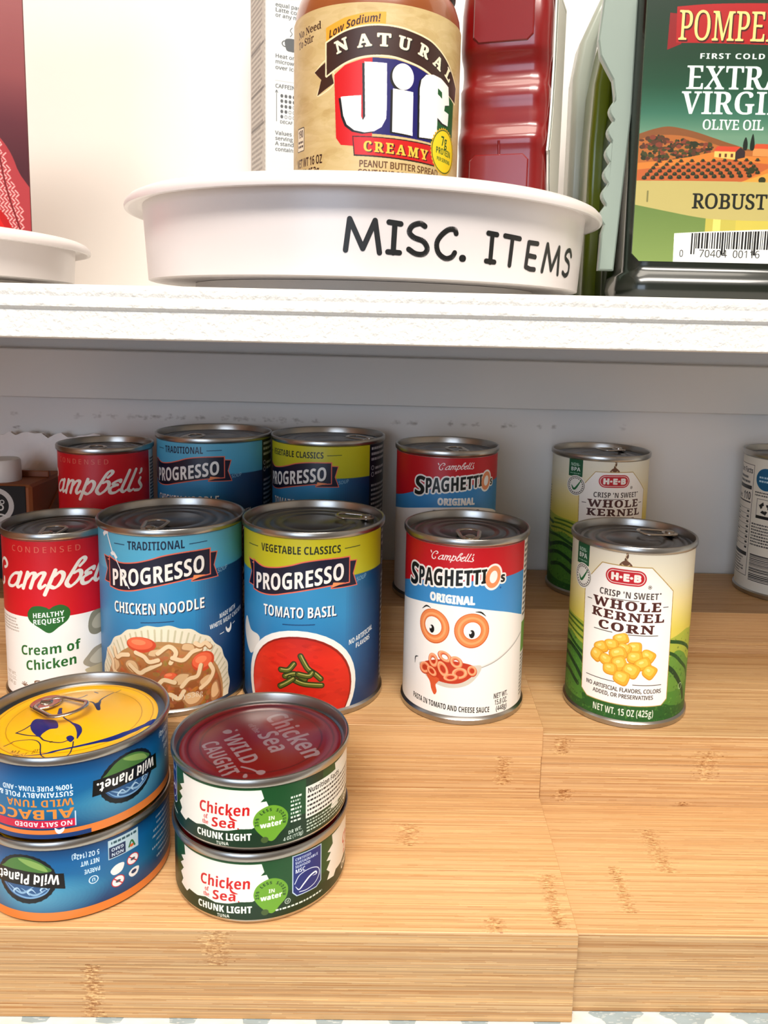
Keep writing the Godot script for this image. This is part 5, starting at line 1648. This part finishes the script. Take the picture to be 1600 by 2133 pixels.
func lath(o: Node3D, called: String, m: Material, xa: float, xb: float, ya: float, yb: float, za: float, zb: float, va: float, vb: float) -> void:
	obj(called, box(Vector3(xa, ya, za) - o.position, Vector3(xb, yb, zb) - o.position, 0.00025, va, vb), m, o)

func lower_cans() -> void:
	var h3 := 0.1101
	var hp := 0.1112
	var hc := 0.1039
	var soup := make_can("soup_can", "tall blue can of chicken noodle soup in the front row, showing its bowl of noodles", "soup can", "blue soup cans", Vector3(-0.1798, 0.0001, -0.0078), 0.0434, hp, 0.0040, 0.1086, print_noodle(), {"tab": [-0.004, 0.033, PI * 0.5, 0.022]})
	var first := soup
	dup(soup, Vector3(-0.1838, 0.0335, -0.1350), -17.0 / 42.2, "tall blue chicken noodle can in the back row, half hidden by its twin in front")
	var tom := make_can("soup_can", "tall can of tomato basil soup with yellow band, front row, red soup bowl in view", "soup can", "yellow-banded soup cans", Vector3(-0.0933, 0.0001, -0.0092), 0.0434, hp, 0.0036, 0.1076, print_tomato(), {"tab": [0.036, -0.008, PI, 0.024]})
	dup(tom, Vector3(-0.0969, 0.0335, -0.1340), -19.5 / 42.2, "tall yellow-banded tomato basil can in the back row, turned to show its dark side panel")
	var ring := make_can("pasta_can", "white can of pasta rings with red and blue top, front row, pasta-ring eyes showing", "pasta can", "pasta ring cans", Vector3(0, 0.0001, 0), 0.0379, h3, 0.0046, 0.1050, print_rings(), {"tab": [0.0, 0.026, PI * 0.5, 0.021]})
	dup(ring, Vector3(-0.0074, 0.0335, -0.1041), 16.3 / 36.7, "red and blue pasta ring can in the back row, lower half hidden by its twin")
	var corn := make_can("corn_can", "white, yellow and green can of sweet corn at the front of the right riser", "corn can", "sweet corn cans", Vector3(0.1040, -0.0048, -0.0080), 0.0379, h3, 0.0030, 0.1062, print_corn(), {"rough": 0.5, "tab": [0.030, -0.010, PI + 0.12, 0.026, 0.0165]})
	dup(corn, Vector3(0.1144, 0.0265, -0.1405), 16.0 / 36.7, "sweet corn can on the back step of the right riser, half hidden by its twin")
	var cond := make_can("condensed_soup_can", "small red and white can of cream of chicken soup at the left edge, front row", "soup can", "red and white soup cans", Vector3(-0.2490, 0.0001, -0.0110), 0.0339, hc, 0.0040, 0.0990, print_condensed(), {"tab": [0.002, 0.026, PI * 0.5, 0.020]})
	dup(cond, Vector3(-0.2585, 0.0335, -0.1131), -10.5 / 32.7, "small red and white soup can in the back row beside the brown drink carton")
	make_can("food_can", "cream-coloured can with nutrition panel and barcode at the right edge, back step", "food can", "", Vector3(0.2662, 0.0265, -0.1398), 0.0375, 0.1123, 0.0040, 0.1075, print_milk_can(), {"turn": -20.5 / 36.3, "tab": [0.02, 0, PI]})
	# tuna: two stacks of two on the lowest step
	var hw := 0.0402
	var blue := make_can("tuna_can", "upper blue tuna can, upside-down label, yellow lid with fish drawing and pull ring", "tuna can", "blue tuna cans", Vector3(-0.1977, -0.0440 + hw + 0.0001, 0.0976), 0.0443, hw, 0.0012, 0.0362, print_blue_tuna(), {"rough": 0.33, "drawn": true, "painted": 0.0385, "lid_print": print_fish_lid(), "lid_radius": 0.041, "tab": [-0.0245, -0.0160, -0.62, 0.0330, 0.0215, 0.0040]})
	dup(blue, Vector3(-0.1977, -0.0440, 0.0976), -47.5 / 43.1, "lower blue tuna can of the left stack, resting on the bamboo step")
	var hg := 0.03570
	var green := make_can("tuna_can", "upper green tuna can with dark red lid, nutrition panel at its right", "tuna can", "green tuna cans", Vector3(-0.1064, -0.0440 + hg + 0.0001, 0.0983), 0.0431, hg, 0.0026, 0.0322, print_green_tuna(), {"rough": 0.33, "drawn": true, "painted": 0.0392, "lid_print": print_red_lid(), "lid_radius": 0.040})
	dup(green, Vector3(-0.1064, -0.0440, 0.0983), 80.0 / 41.9, "lower green tuna can of the right stack, with a blue badge on its label")
	carton()
	obj("scuff", scuff(), mat(Color(0.93, 0.93, 0.93), 0.6), first).set_meta("label", "white torn scuff")

func scuff() -> ArrayMesh:
	var st := SurfaceTool.new()
	st.begin(Mesh.PRIMITIVE_TRIANGLES)
	for s in [[[-34.5, 104.3, -32, 106.2, -29.2, 107.2], 2.4], [[-30.0, 106, -27, 99.5, -24.6, 94], 0.9], [[-26.4, 94.2, -24.6, 95.6, -21.8, 92.6], 2.0], [[-22.4, 92, -17, 83, -13.2, 76], 0.6]]:
		var l := Art.curve(s[0], false, 5)
		for i in l.size() - 1:
			var o: Vector2 = (l[i + 1] - l[i]).orthogonal().normalized() * float(s[1]) / 2.0
			var pts := []
			for v in [l[i] + o, l[i + 1] + o * 0.9, l[i + 1] - o * 0.9, l[i] - o]:
				pts.append(Vector3(0.04235 * sin(v.x / 42.2), v.y / 1000.0, 0.04235 * cos(v.x / 42.2)))
			face(st, pts, Vector3(0, pts[0].y, 0))
	return st.commit()

func carton() -> void:
	var t := thing("drink_carton", "brown drink carton with black front and round white emblem, behind the cans at left", "carton", Vector3(-0.345, 0.0335, -0.135))
	var a := Art.new(0, 70, 0, 72, 5.0, Color(0.02, 0.018, 0.02))
	a.ell(48, 57, 13.4, 13.4, Color(0.75, 0.74, 0.72))
	a.ell(48, 57, 9.6, 9.6, Color(0.03, 0.03, 0.03))
	a.poly([43, 53, 47.6, 63, 50, 62.4, 49, 53], Color(0.8, 0.8, 0.78))
	a.ell(51.4, 55.4, 2.6, 2.6, Color(0.8, 0.8, 0.78), 0.0, 0.55)
	a.ell(52.8, 59.6, 1.8, 1.8, Color(0.8, 0.8, 0.78), 0.0, 0.55)
	a.stroke([41, 50.6, 46, 48.8, 51, 50, 55, 49], 1.4, Color(0.8, 0.8, 0.78))
	var kraft := mat(Color(0.55, 0.30, 0.13), 0.7)
	var cap := obj("cap", lathe([Vector2(0.0122, 0), Vector2(0.0124, 0.003), Vector2(0.0120, 0.0150), Vector2(0.0112, 0.0162), Vector2(0, 0.0164)], 40), mat(Color(0.85, 0.83, 0.80), 0.45), t)
	cap.position = Vector3(0.006, 0.0715, 0.012)
	obj("body", box(Vector3(-0.040, 0, -0.030), Vector3(0.0345, 0.0715, 0.030), 0.002), kraft, t)
	obj("front_print", box(Vector3(-0.0395, 0.001, 0.0300), Vector3(0.0305, 0.0708, 0.0306), 0.0003), mat(Color.WHITE, 0.75, 0.0, a.tex()), t)
	# folded gable flap on its right and the seam on top
	obj("fold_flap", slab(PackedVector2Array([Vector2(-0.028, 0.030), Vector2(0.028, 0.070), Vector2(0.028, 0.030), Vector2(0.0, 0.012)]), 0.0, 0.0012, 0.0003), kraft, t).transform = Transform3D(Basis(Vector3.UP, PI / 2), Vector3(0.0346, 0, 0))
	obj("top_seam", box(Vector3(-0.038, 0.0715, -0.004), Vector3(0.034, 0.0765, -0.0005), 0.0006), mat(Color(0.50, 0.26, 0.11), 0.55), t)
	var w := thing("paper_packet", "crumpled white packet standing behind the brown carton at left", "packet", Vector3(-0.330, 0.0335, -0.1700))
	var st := SurfaceTool.new()
	st.begin(Mesh.PRIMITIVE_TRIANGLES)
	st.set_smooth_group(-1)
	var n := FastNoiseLite.new()
	n.seed = 4
	n.frequency = 30.0
	var p := func(i: int, j: int, s: float) -> Vector3:
		var x := -0.036 + 0.082 * i / 16.0
		var y := 0.100 * j / 14.0 * (1.0 + 0.05 * n.get_noise_2d(x * 3.0, 9.0))
		var bulge := 0.0062 * sqrt(maxf(0.0, sin(PI * i / 16.0))) * (1.0 - 0.75 * j / 14.0)
		return Vector3(x, y, s * (0.0008 + bulge) + 0.0014 * n.get_noise_2d(x + s, y))
	for s in [1.0, -1.0]:
		for i in 16:
			for j in 14:
				var q := [p.call(i, j, s), p.call(i, j + 1, s), p.call(i + 1, j + 1, s), p.call(i + 1, j, s)]
				if s < 0:
					q.reverse()
				for k in [0, 1, 2, 0, 2, 3]:
					st.add_vertex(q[k])
	st.generate_normals()
	obj("packet_body", st.commit(), mat(Color(0.95, 0.92, 0.89), 0.5), w)

const LETTERS := [[[-1.6, 12.5, -0.8, 25.1, 1.9, 13.3, 4.3, 24.7, 5.3, 11.8]],
	[[7.1, 24.3, 9.5, 23.8], [8.3, 24, 8.1, 12], [7, 12.3, 9.4, 12.1]],
	[[14.5, 23.4, 13.5, 24.4, 11.9, 23.3, 11.3, 20.7, 12.3, 18.6, 14.3, 17.2, 15.2, 14.4, 14.5, 12.1, 12.8, 12, 11.3, 13.7]],
	[[21.4, 21.3, 21, 22.8, 19.6, 22.6, 18, 19.9, 17.2, 16.6, 17.7, 12.8, 19.3, 10.7, 20.7, 11.5, 21.3, 13.3]],
	[[23.1, 11.2, 23.3, 11.2]],
	[[29.1, 22.6, 31.4, 22.3], [30.2, 22.4, 30.1, 10.4], [29, 10.8, 31.2, 10.6]],
	[[33.6, 22.2, 38, 21.7], [35.8, 21.9, 35.5, 9.8]],
	[[44.1, 20.6, 41, 20.6, 40.6, 9.8, 42.1, 9, 43.7, 9], [40.9, 14.9, 43.6, 14.6]],
	[[46.7, 8.7, 48, 21, 50.5, 9.8, 53.5, 20.6, 54, 8.3]],
	[[61.5, 18, 60.4, 20.4, 58.3, 19.7, 57.5, 16.6, 60.4, 14.1, 60.5, 9.9, 58.5, 8.2, 56.8, 9.4]]]

func cone(deg: float, y: float, off: float) -> Vector3:
	var r := lerpf(0.1165, 0.1190, y / 0.0385) + off
	var a := deg_to_rad(deg)
	return Vector3(r * sin(a), y + 0.0056, r * cos(a))

func letter(strokes: Array, straight: bool) -> ArrayMesh:
	var st := SurfaceTool.new()
	st.begin(Mesh.PRIMITIVE_TRIANGLES)
	for s in strokes:
		var c := Art.curve(s, false, 1 if straight else 7)
		var fine := PackedVector2Array()
		for i in c.size() - 1:
			for q in 4:
				fine.append(c[i].lerp(c[i + 1], q / 4.0))
		fine.append(c[c.size() - 1])
		var w := 1.12 if strokes.size() > 1 or not straight else 1.12
		if s.size() == 4 and absf(s[0] - s[2]) < 0.3 and s[1] == s[3]:
			w = 1.5
		var polys := []
		for i in fine.size() - 1:
			var a := Vector2(fine[i].x * 2.055, fine[i].y)
			var b := Vector2(fine[i + 1].x * 2.055, fine[i + 1].y)
			var o := (b - a).orthogonal().normalized() * w
			polys.append([a + o, b + o, b - o, a - o])
		for i in [0, fine.size() - 1] if not straight else range(0, fine.size(), 4):
			var d := []
			for k in 14:
				d.append(Vector2(fine[i].x * 2.055, fine[i].y) + Vector2.from_angle(TAU * k / 14.0) * w)
			polys.append(d)
		for pl in polys:
			var pts := []
			for v in pl:
				pts.append(cone(v.x / 2.055, v.y / 1000.0, 0.00025))
			face(st, pts, Vector3(0, pts[0].y, 0))
	return st.commit()

func turntable(at: Vector3, tall: float, label: String) -> Node3D:
	var t := thing("turntable", label, "turntable", at, 0.0, "white turntables on the shelf")
	var white := mat(Color(0.83, 0.80, 0.79), 0.30)
	obj("base", lathe([Vector2(0, 0), Vector2(0.092, 0), Vector2(0.093, 0.001), Vector2(0.093, 0.0070), Vector2(0, 0.0072)], 96), mat(Color(0.80, 0.77, 0.74), 0.5), t)
	var k := tall
	var top := 0.0054 + 0.0400 * k
	var ro := 0.1165 + 0.0026 * k
	var prof := [Vector2(0, 0.0074), Vector2(0.1152, 0.0072), Vector2(0.1167, 0.0076), Vector2(ro, top - 0.0005), Vector2(ro + 0.0010, top), Vector2(ro + 0.0040, top - 0.0006), Vector2(ro + 0.0064, top - 0.0026), Vector2(ro + 0.0074, top - 0.0030), Vector2(ro + 0.0086, top - 0.0026), Vector2(ro + 0.0089, top - 0.0014), Vector2(ro + 0.0084, top + 0.0006), Vector2(ro + 0.0066, top + 0.0024), Vector2(ro + 0.0040, top + 0.0036),
		Vector2(ro + 0.0010, top + 0.0038), Vector2(ro - 0.0008, top + 0.0034), Vector2(ro - 0.0018, top + 0.0020), Vector2(0.1146, 0.0112), Vector2(0.1128, 0.0090), Vector2(0, 0.0090)]
	obj("tray", lathe(prof, 160, 0.8), white, t)
	return t

func upper_things() -> void:
	var y := func(x: float) -> float: return 0.2396 + 0.0045 * (x + 0.05)
	var c := Vector3(-0.0627, y.call(-0.0627) + 0.0004, 0.011)
	var tt := turntable(c, 1.0, "white turntable lettered for misc. items in the middle of the shelf")
	var ink := mat(Color(0.02, 0.022, 0.02), 0.45)
	for i in LETTERS.size():
		obj("letter", letter(LETTERS[i], i in [0, 1, 4, 5, 6, 7, 8]), ink, tt)
	turntable(Vector3(-0.3527, y.call(-0.3527) + 0.0015, 0.011), 0.55, "low white turntable at the left edge of the shelf, holding the maroon box")
	var tray: float = c.y + 0.0092
	jar(Vector3(-0.0572, tray, 0.0487))
	ketchup(Vector3(0.0150, tray, 0.0086))
	coffee(Vector3(-0.1415, y.call(-0.12) + 0.0004, -0.115))
	maroon_box(Vector3(-0.254, y.call(-0.35) + 0.0105, 0.0))
	oil(Vector3(0.07577, y.call(0.13) + 0.0006, 0.030))

func jar(at: Vector3) -> void:
	var t := thing("peanut_butter_jar", "jar of creamy peanut butter with tan label, standing at the front of the turntable", "jar", at)
	var dy := 0.25 - at.y
	var nut := mat(Color(0.52, 0.27, 0.11), 0.28)
	nut.clearcoat_enabled = true
	nut.clearcoat = 0.7
	nut.clearcoat_roughness = 0.08
	obj("jar_body", lathe([Vector2(0, 0.001), Vector2(0.036, 0.0), Vector2(0.039, 0.002), Vector2(0.0406, 0.006), Vector2(0.0408, 0.02), Vector2(0.0408, 0.120 + dy), Vector2(0.0402, 0.125 + dy), Vector2(0.0386, 0.1300 + dy), Vector2(0.0366, 0.1330 + dy), Vector2(0.0350, 0.1345 + dy), Vector2(0.0350, 0.14 + dy), Vector2(0, 0.14 + dy)], 128, 0.5), nut, t)
	obj("label", lathe([Vector2(0.0409, 0.030 + dy), Vector2(0.0412, 0.0301 + dy), Vector2(0.0412, 0.1197 + dy), Vector2(0.0409, 0.1198 + dy)], 128, 0.5), mat(Color.WHITE, 0.38, 0.0, print_peanut()), t)
	var lid := []
	for i in 3:
		lid.append(Vector2(0.0368, 0.1346 + dy + i * 0.006))
	obj("lid", lathe([Vector2(0.0352, 0.1348 + dy), Vector2(0.0376, 0.1350 + dy), Vector2(0.0380, 0.1360 + dy), Vector2(0.0380, 0.152 + dy), Vector2(0.0368, 0.154 + dy), Vector2(0, 0.154 + dy)], 96), mat(Color(0.10, 0.045, 0.03), 0.4), t)

func ketchup(at: Vector3) -> void:
	var t := thing("ketchup_bottle", "red squeeze bottle of ketchup seen from its narrow side, right of the jar", "bottle", at, -0.32)
	var red := mat(Color(0.47, 0.03, 0.03), 0.30)
	red.clearcoat_enabled = true
	red.clearcoat = 0.6
	red.clearcoat_roughness = 0.12
	red.subsurf_scatter_enabled = true
	red.subsurf_scatter_strength = 0.15
	var s := []
	var z := func(yw: float, dz: float, dx := 0.0) -> void: s.append([yw - at.y, 0.0242 + dx, 0.026 + dz, 0.010, 0.0, 0.0])
	# ridged grip: recessed panels between rounded shoulders
	z.call(at.y, -0.006, -0.006)
	z.call(at.y + 0.002, -0.002, -0.002)
	z.call(at.y + 0.006, 0.0)
	z.call(0.297, 0.0)
	z.call(0.3195, 0.0)
	z.call(0.3225, 0.0012)
	z.call(0.3255, 0.0018)
	z.call(0.3285, 0.0010)
	z.call(0.3315, -0.0016)
	z.call(0.3350, -0.0024)
	z.call(0.3390, -0.0018)
	z.call(0.3420, -0.0028)
	z.call(0.3455, -0.0018)
	z.call(0.3520, -0.0010)
	z.call(0.3545, -0.0034, -0.0003)
	z.call(0.3600, -0.0044, -0.0004)
	z.call(0.3655, -0.0036, -0.0003)
	z.call(0.3690, -0.0008)
	z.call(0.3730, 0.0008)
	z.call(0.3900, 0.0)
	z.call(0.4200, -0.004, -0.002)
	z.call(0.4450, -0.016, -0.008)
	obj("bottle_body", loft(s, 10), red, t)
	obj("seam", bar(PackedVector3Array([Vector3(0.0, 0.009, 0.0261), Vector3(0.0, 0.04, 0.0261), Vector3(0.0, 0.07, 0.0261), Vector3(0, 0.0755, 0.0279)]), 0.0013, 0.0010, false, Vector3.BACK), red, t)
	# embossed panels on the narrow side
	for q in [[0.2640, 0.3190, 0.0261], [0.3725, 0.4100, 0.0266]]:
		var l := Geometry2D.offset_polygon(PackedVector2Array([Vector2(-0.0128, q[0] - at.y + 0.004), Vector2(0.0128, q[0] - at.y + 0.004), Vector2(0.0128, q[1] - at.y - 0.004), Vector2(-0.0128, q[1] - at.y - 0.004)]), 0.003, Geometry2D.JOIN_ROUND)[0]
		obj("panel", slab(l, 0.023, q[2] + 0.0010, 0.0006), red, t)
	var paper := mat(Color(0.88, 0.87, 0.82), 0.4)
	var edge := [[0.016, 0.0310], [0.0105, 0.0330], [0.0130, 0.0420], [0.0165, 0.0500], [0.0195, 0.0600], [0.0210, 0.0640], [0.0230, 0.0655], [0.0190, 0.0760], [0.0160, 0.0900], [0.0140, 0.1100], [0.0150, 0.1500]]
	var lp := PackedVector2Array()
	for e in edge:
		lp.append(Vector2(e[0], e[1] + 0.005))
	lp.append_array([Vector2(-0.022, 0.155), Vector2(-0.022, 0.036)])
	var lab := obj("label", slab(lp, 0.0243, 0.0252), paper, t)
	lab.transform = Transform3D(Basis(Vector3(0, 0, 1), Vector3(0, 1, 0), Vector3(1, 0, 0)), Vector3.ZERO)
	var inner := PackedVector2Array()
	for h in Geometry2D.offset_polygon(lp, -0.0022):
		inner = h
	var g := obj("label_border", slab(inner, 0.02515, 0.0254), mat(Color(0.05, 0.20, 0.12), 0.4), t)
	g.transform = lab.transform
	for h in Geometry2D.offset_polygon(lp, -0.0031):
		inner = h
	obj("label_face", slab(inner, 0.02535, 0.0256), paper, t).transform = lab.transform

func coffee(at: Vector3) -> void:
	var t := thing("coffee_box", "tall white coffee box with grey print, standing behind the peanut butter jar", "box", at, 0.42)
	obj("carton", box(Vector3(0, 0, -0.042), Vector3(0.062, 0.225, 0), 0.0006), mat(Color(0.80, 0.79, 0.77), 0.45), t)
	var a := Art.new(0, 62, 0, 225, 5.0, Color(0.84, 0.855, 0.85))
	var g := Color(0.36, 0.37, 0.38)
	for r in [["equal parts milk", 204.0, 31.0], ["Latte coffee, tea", 200.6, 33.0], ["or any mug", 197.2, 22.0], ["Heat on stove,", 170.4, 28.0], ["microwave, or", 166.6, 27.0], ["over ice.", 162.8, 17.6], ["CAFFEINE", 150.4, 17.6], ["Values are per", 118.8, 28.0], ["serving prepared.", 115.2, 33.0], ["A standard cup", 111.6, 29.0], ["contains more.", 107.8, 28.0]]:
		a.text(r[0], 6.6, 6.6 + r[2] * 0.96, r[1], 2.5, g, "r", {"grow": 0.07})
	a.blob([14.2, 183.6, 14.4, 177.0, 17.4, 175.6, 23, 176.6, 24.4, 183.6], g)
	a.ell(13.8, 180.4, 2.6, 2.2, g, 0.0, 0.7)
	a.stroke([17.4, 185.6, 18.8, 187.6, 17.4, 189.6, 18.8, 191.6], 0.5, g)
	a.stroke([20.6, 185.6, 22, 187.6, 20.6, 189.6], 0.5, g)
	a.stroke([6.6, 155.2, 46, 155.2], 0.3, Color(0.6, 0.6, 0.6))
	a.stroke([7.6, 148.6, 7.6, 128.0], 0.4, g)
	a.stroke([6.8, 147.2, 7.6, 148.8, 8.4, 147.2], 0.4, g)
	for r in 5:
		for c in 6:
			a.ell(11.4 + c * 3.0, 145.4 - r * 3.5, 1.05, 1.2, g, 0.0, 0.0 if c < [6, 5, 3, 2, 1][r] else 0.72)
	a.text("DECAF", 10.0, 19.4, 126.8, 1.9, g, "r", {"grow": 0.06})
	obj("front_print", box(Vector3(0.0004, 0.0004, 0), Vector3(0.0616, 0.2246, 0.0004), 0.0001), mat(Color.WHITE, 0.42, 0.0, a.tex()), t)
	var b := Art.new(0, 42, 0, 225, 4.0, Color(0.74, 0.71, 0.66))
	b.tiny(3, 39, 20, 220, 56, Color(0.50, 0.46, 0.42), 3)
	for h in [92.0, 126.0, 150.0, 180.0]:
		b.rect(2, h, 40, h + 1.8, Color(0.40, 0.37, 0.34))
	obj("side_print", box(Vector3(-0.0004, 0.0004, -0.0416), Vector3(0, 0.2246, -0.0004), 0.0001), mat(Color.WHITE, 0.42, 0.0, b.tex()), t)

func maroon_box(at: Vector3) -> void:
	var t := thing("snack_box", "maroon box with a picture of a red bowl on checked cloth, at the left edge", "box", at, 0.47)
	obj("carton", box(Vector3(-0.150, 0, -0.045), Vector3(0, 0.21, 0), 0.0008), mat(Color(0.40, 0.17, 0.18), 0.4), t)
	var a := Art.new(-150, 0, 0, 210, 4.0, Color(0.55, 0.28, 0.28))
	a.rect(-150, 0, 0, 210, [[160.0, Color(0.57, 0.30, 0.30)], [110.0, Color(0.50, 0.24, 0.25)], [85.0, Color(0.34, 0.13, 0.17)], [60.0, Color(0.26, 0.09, 0.13)]])
	var rng := RandomNumberGenerator.new()
	rng.seed = 2
	# folded red and white cloth
	a.blob([-150, 10, -1, 22, -6, 60, -16, 78, -28, 84, -40, 82, -60, 90, -150, 70], Color(0.62, 0.20, 0.22))
	for r in 34:      # herringbone weave
		for c in 32:
			var p := Vector2(-60 + c * 1.9 + (r % 2) * 0.4, 12 + r * 2.2)
			if p.y < 84 - maxf(0.0, p.x + 30) * 0.62 - maxf(0.0, p.x + 14) * 3.0 and p.x < -3:
				var d := 1.0 if r % 2 else -1.0
				a.stroke([p.x - 0.6, p.y - 0.7 * d, p.x + 0.7, p.y + 0.7 * d], 0.75, Color(0.86, 0.62, 0.60))
	a.stroke([-16, 77, -12, 50, -5, 24], 0.9, Color(0.42, 0.08, 0.10))
	# glossy red bowl and what it holds
	a.ell(-60, 10, 54, 48, Color(0.66, 0.05, 0.06))
	a.ell(-61, 11, 51, 45, Color(0.78, 0.10, 0.09))
	a.ell(-64, 13, 44, 38, Color(0.50, 0.03, 0.04))
	for i in 40:
		var v := Vector2(-64, 10) + Vector2(40, 33) * Vector2.from_angle(rng.randf() * TAU) * sqrt(rng.randf())
		a.ell(v.x, v.y, rng.randf_range(5, 9), rng.randf_range(4, 6), Color(0.72, 0.38, 0.16), rng.randf() * 3.0)
		a.ell(v.x - 0.6, v.y + 1.0, rng.randf_range(4, 7), rng.randf_range(2.6, 4), Color(0.90, 0.62, 0.36), rng.randf() * 3.0)
	obj("front_print", box(Vector3(-0.1496, 0.0004, 0), Vector3(-0.0004, 0.2096, 0.0005), 0.0002), mat(Color.WHITE, 0.35, 0.0, a.tex()), t)

func oil(at: Vector3) -> void:
	var t := thing("olive_oil_jug", "large dark green jug of olive oil with a landscape label, at the right", "bottle", at, deg_to_rad(-4.0))
	var dy := 0.245 - at.y
	var glass := mat(Color(0.045, 0.075, 0.04), 0.24)
	glass.clearcoat_enabled = true
	glass.clearcoat = 0.45
	glass.clearcoat_roughness = 0.06
	var s := []
	for q in [[0.0, -0.006], [0.0012, -0.002], [0.004, 0.0], [0.0095, 0.001], [0.0125, 0.0004], [0.0150, -0.0028], [0.0185, -0.0035], [0.165, -0.0035], [0.185, -0.006], [0.21, -0.02]]:
		s.append([q[0] + (dy if q[0] > 0.01 else 0.0), 0.0730 + q[1], 0.056 + q[1], 0.016 + minf(q[1], 0.0), 0.073, -0.0555])
	obj("jug_body", loft(s, 10), glass, t)
	var lm := mat(Color.WHITE, 0.30, 0.0, print_oil())
	lm.clearcoat_enabled = true
	lm.clearcoat = 0.5
	lm.clearcoat_roughness = 0.1
	var l := Geometry2D.offset_polygon(PackedVector2Array([Vector2(0.010, 0.0246 + dy), Vector2(0.136, 0.0246 + dy), Vector2(0.136, 0.164 + dy), Vector2(0.010, 0.164 + dy)]), 0.004, Geometry2D.JOIN_ROUND)[0]
	obj("label", slab(l, -0.0050, -0.0027), lm, t)
	# pale clear handle column, the oil showing in it, and the notched grip web on its left side
	var pale := mat(Color(0.60, 0.63, 0.58), 0.25)
	var h := []
	for q in [[0.0, 0.0], [0.10, 0.0], [0.150, 0.0], [0.172, 0.003], [0.19, 0.010], [0.215, 0.020]]:
		h.append([q[0], 0.0062 - q[1] * 0.12, 0.014, 0.0045 - q[1] * 0.1, -0.0112 + q[1], -0.121])
	obj("handle", loft(h, 8), pale, t)
	var olive := mat(Color(0.32, 0.36, 0.06), 0.22)
	h = []
	for q in [[0.002, 0.0], [0.10, 0.0], [0.135, 0.001], [0.158, 0.004], [0.19, 0.009]]:
		h.append([q[0], 0.0058 - q[1] * 0.3, 0.020, 0.004, -0.0048 + q[1], -0.086])
	obj("oil_column", loft(h, 8), olive, t)
	var dark := mat(Color(0.13, 0.17, 0.035), 0.22)
	h = []
	for q in [[0.002, 0.0], [0.10, 0.0], [0.125, 0.002], [0.16, 0.006]]:
		h.append([q[0], 0.0040 - q[1] * 0.3, 0.016, 0.003, 0.0014 + q[1], -0.058])
	obj("oil_core", loft(h, 8), dark, t)
	var web := PackedVector2Array([Vector2(-0.0012, 0.016), Vector2(0.0034, 0.10), Vector2(0.0034, 0.20), Vector2(-0.0140, 0.20), Vector2(-0.0145, 0.160), Vector2(-0.0165, 0.138), Vector2(-0.0150, 0.130), Vector2(-0.0115, 0.124), Vector2(-0.0075, 0.1175), Vector2(-0.0062, 0.110)])
	for i in 6:
		var y0 := 0.107 - i * 0.0112
		for k in 7:
			web.append(Vector2(-0.0060 - 0.0026 * sin(PI * k / 6.0) - i * 0.0004, y0 - 0.0102 * k / 6.0))
	web.append(Vector2(-0.0092, 0.036))
	web.append(Vector2(-0.0098, 0.016))
	for i in web.size():
		web[i].y += dy
	obj("grip_web", slab(web, -0.020, -0.014, 0.0008), mat(Color(0.53, 0.58, 0.54), 0.3), t)
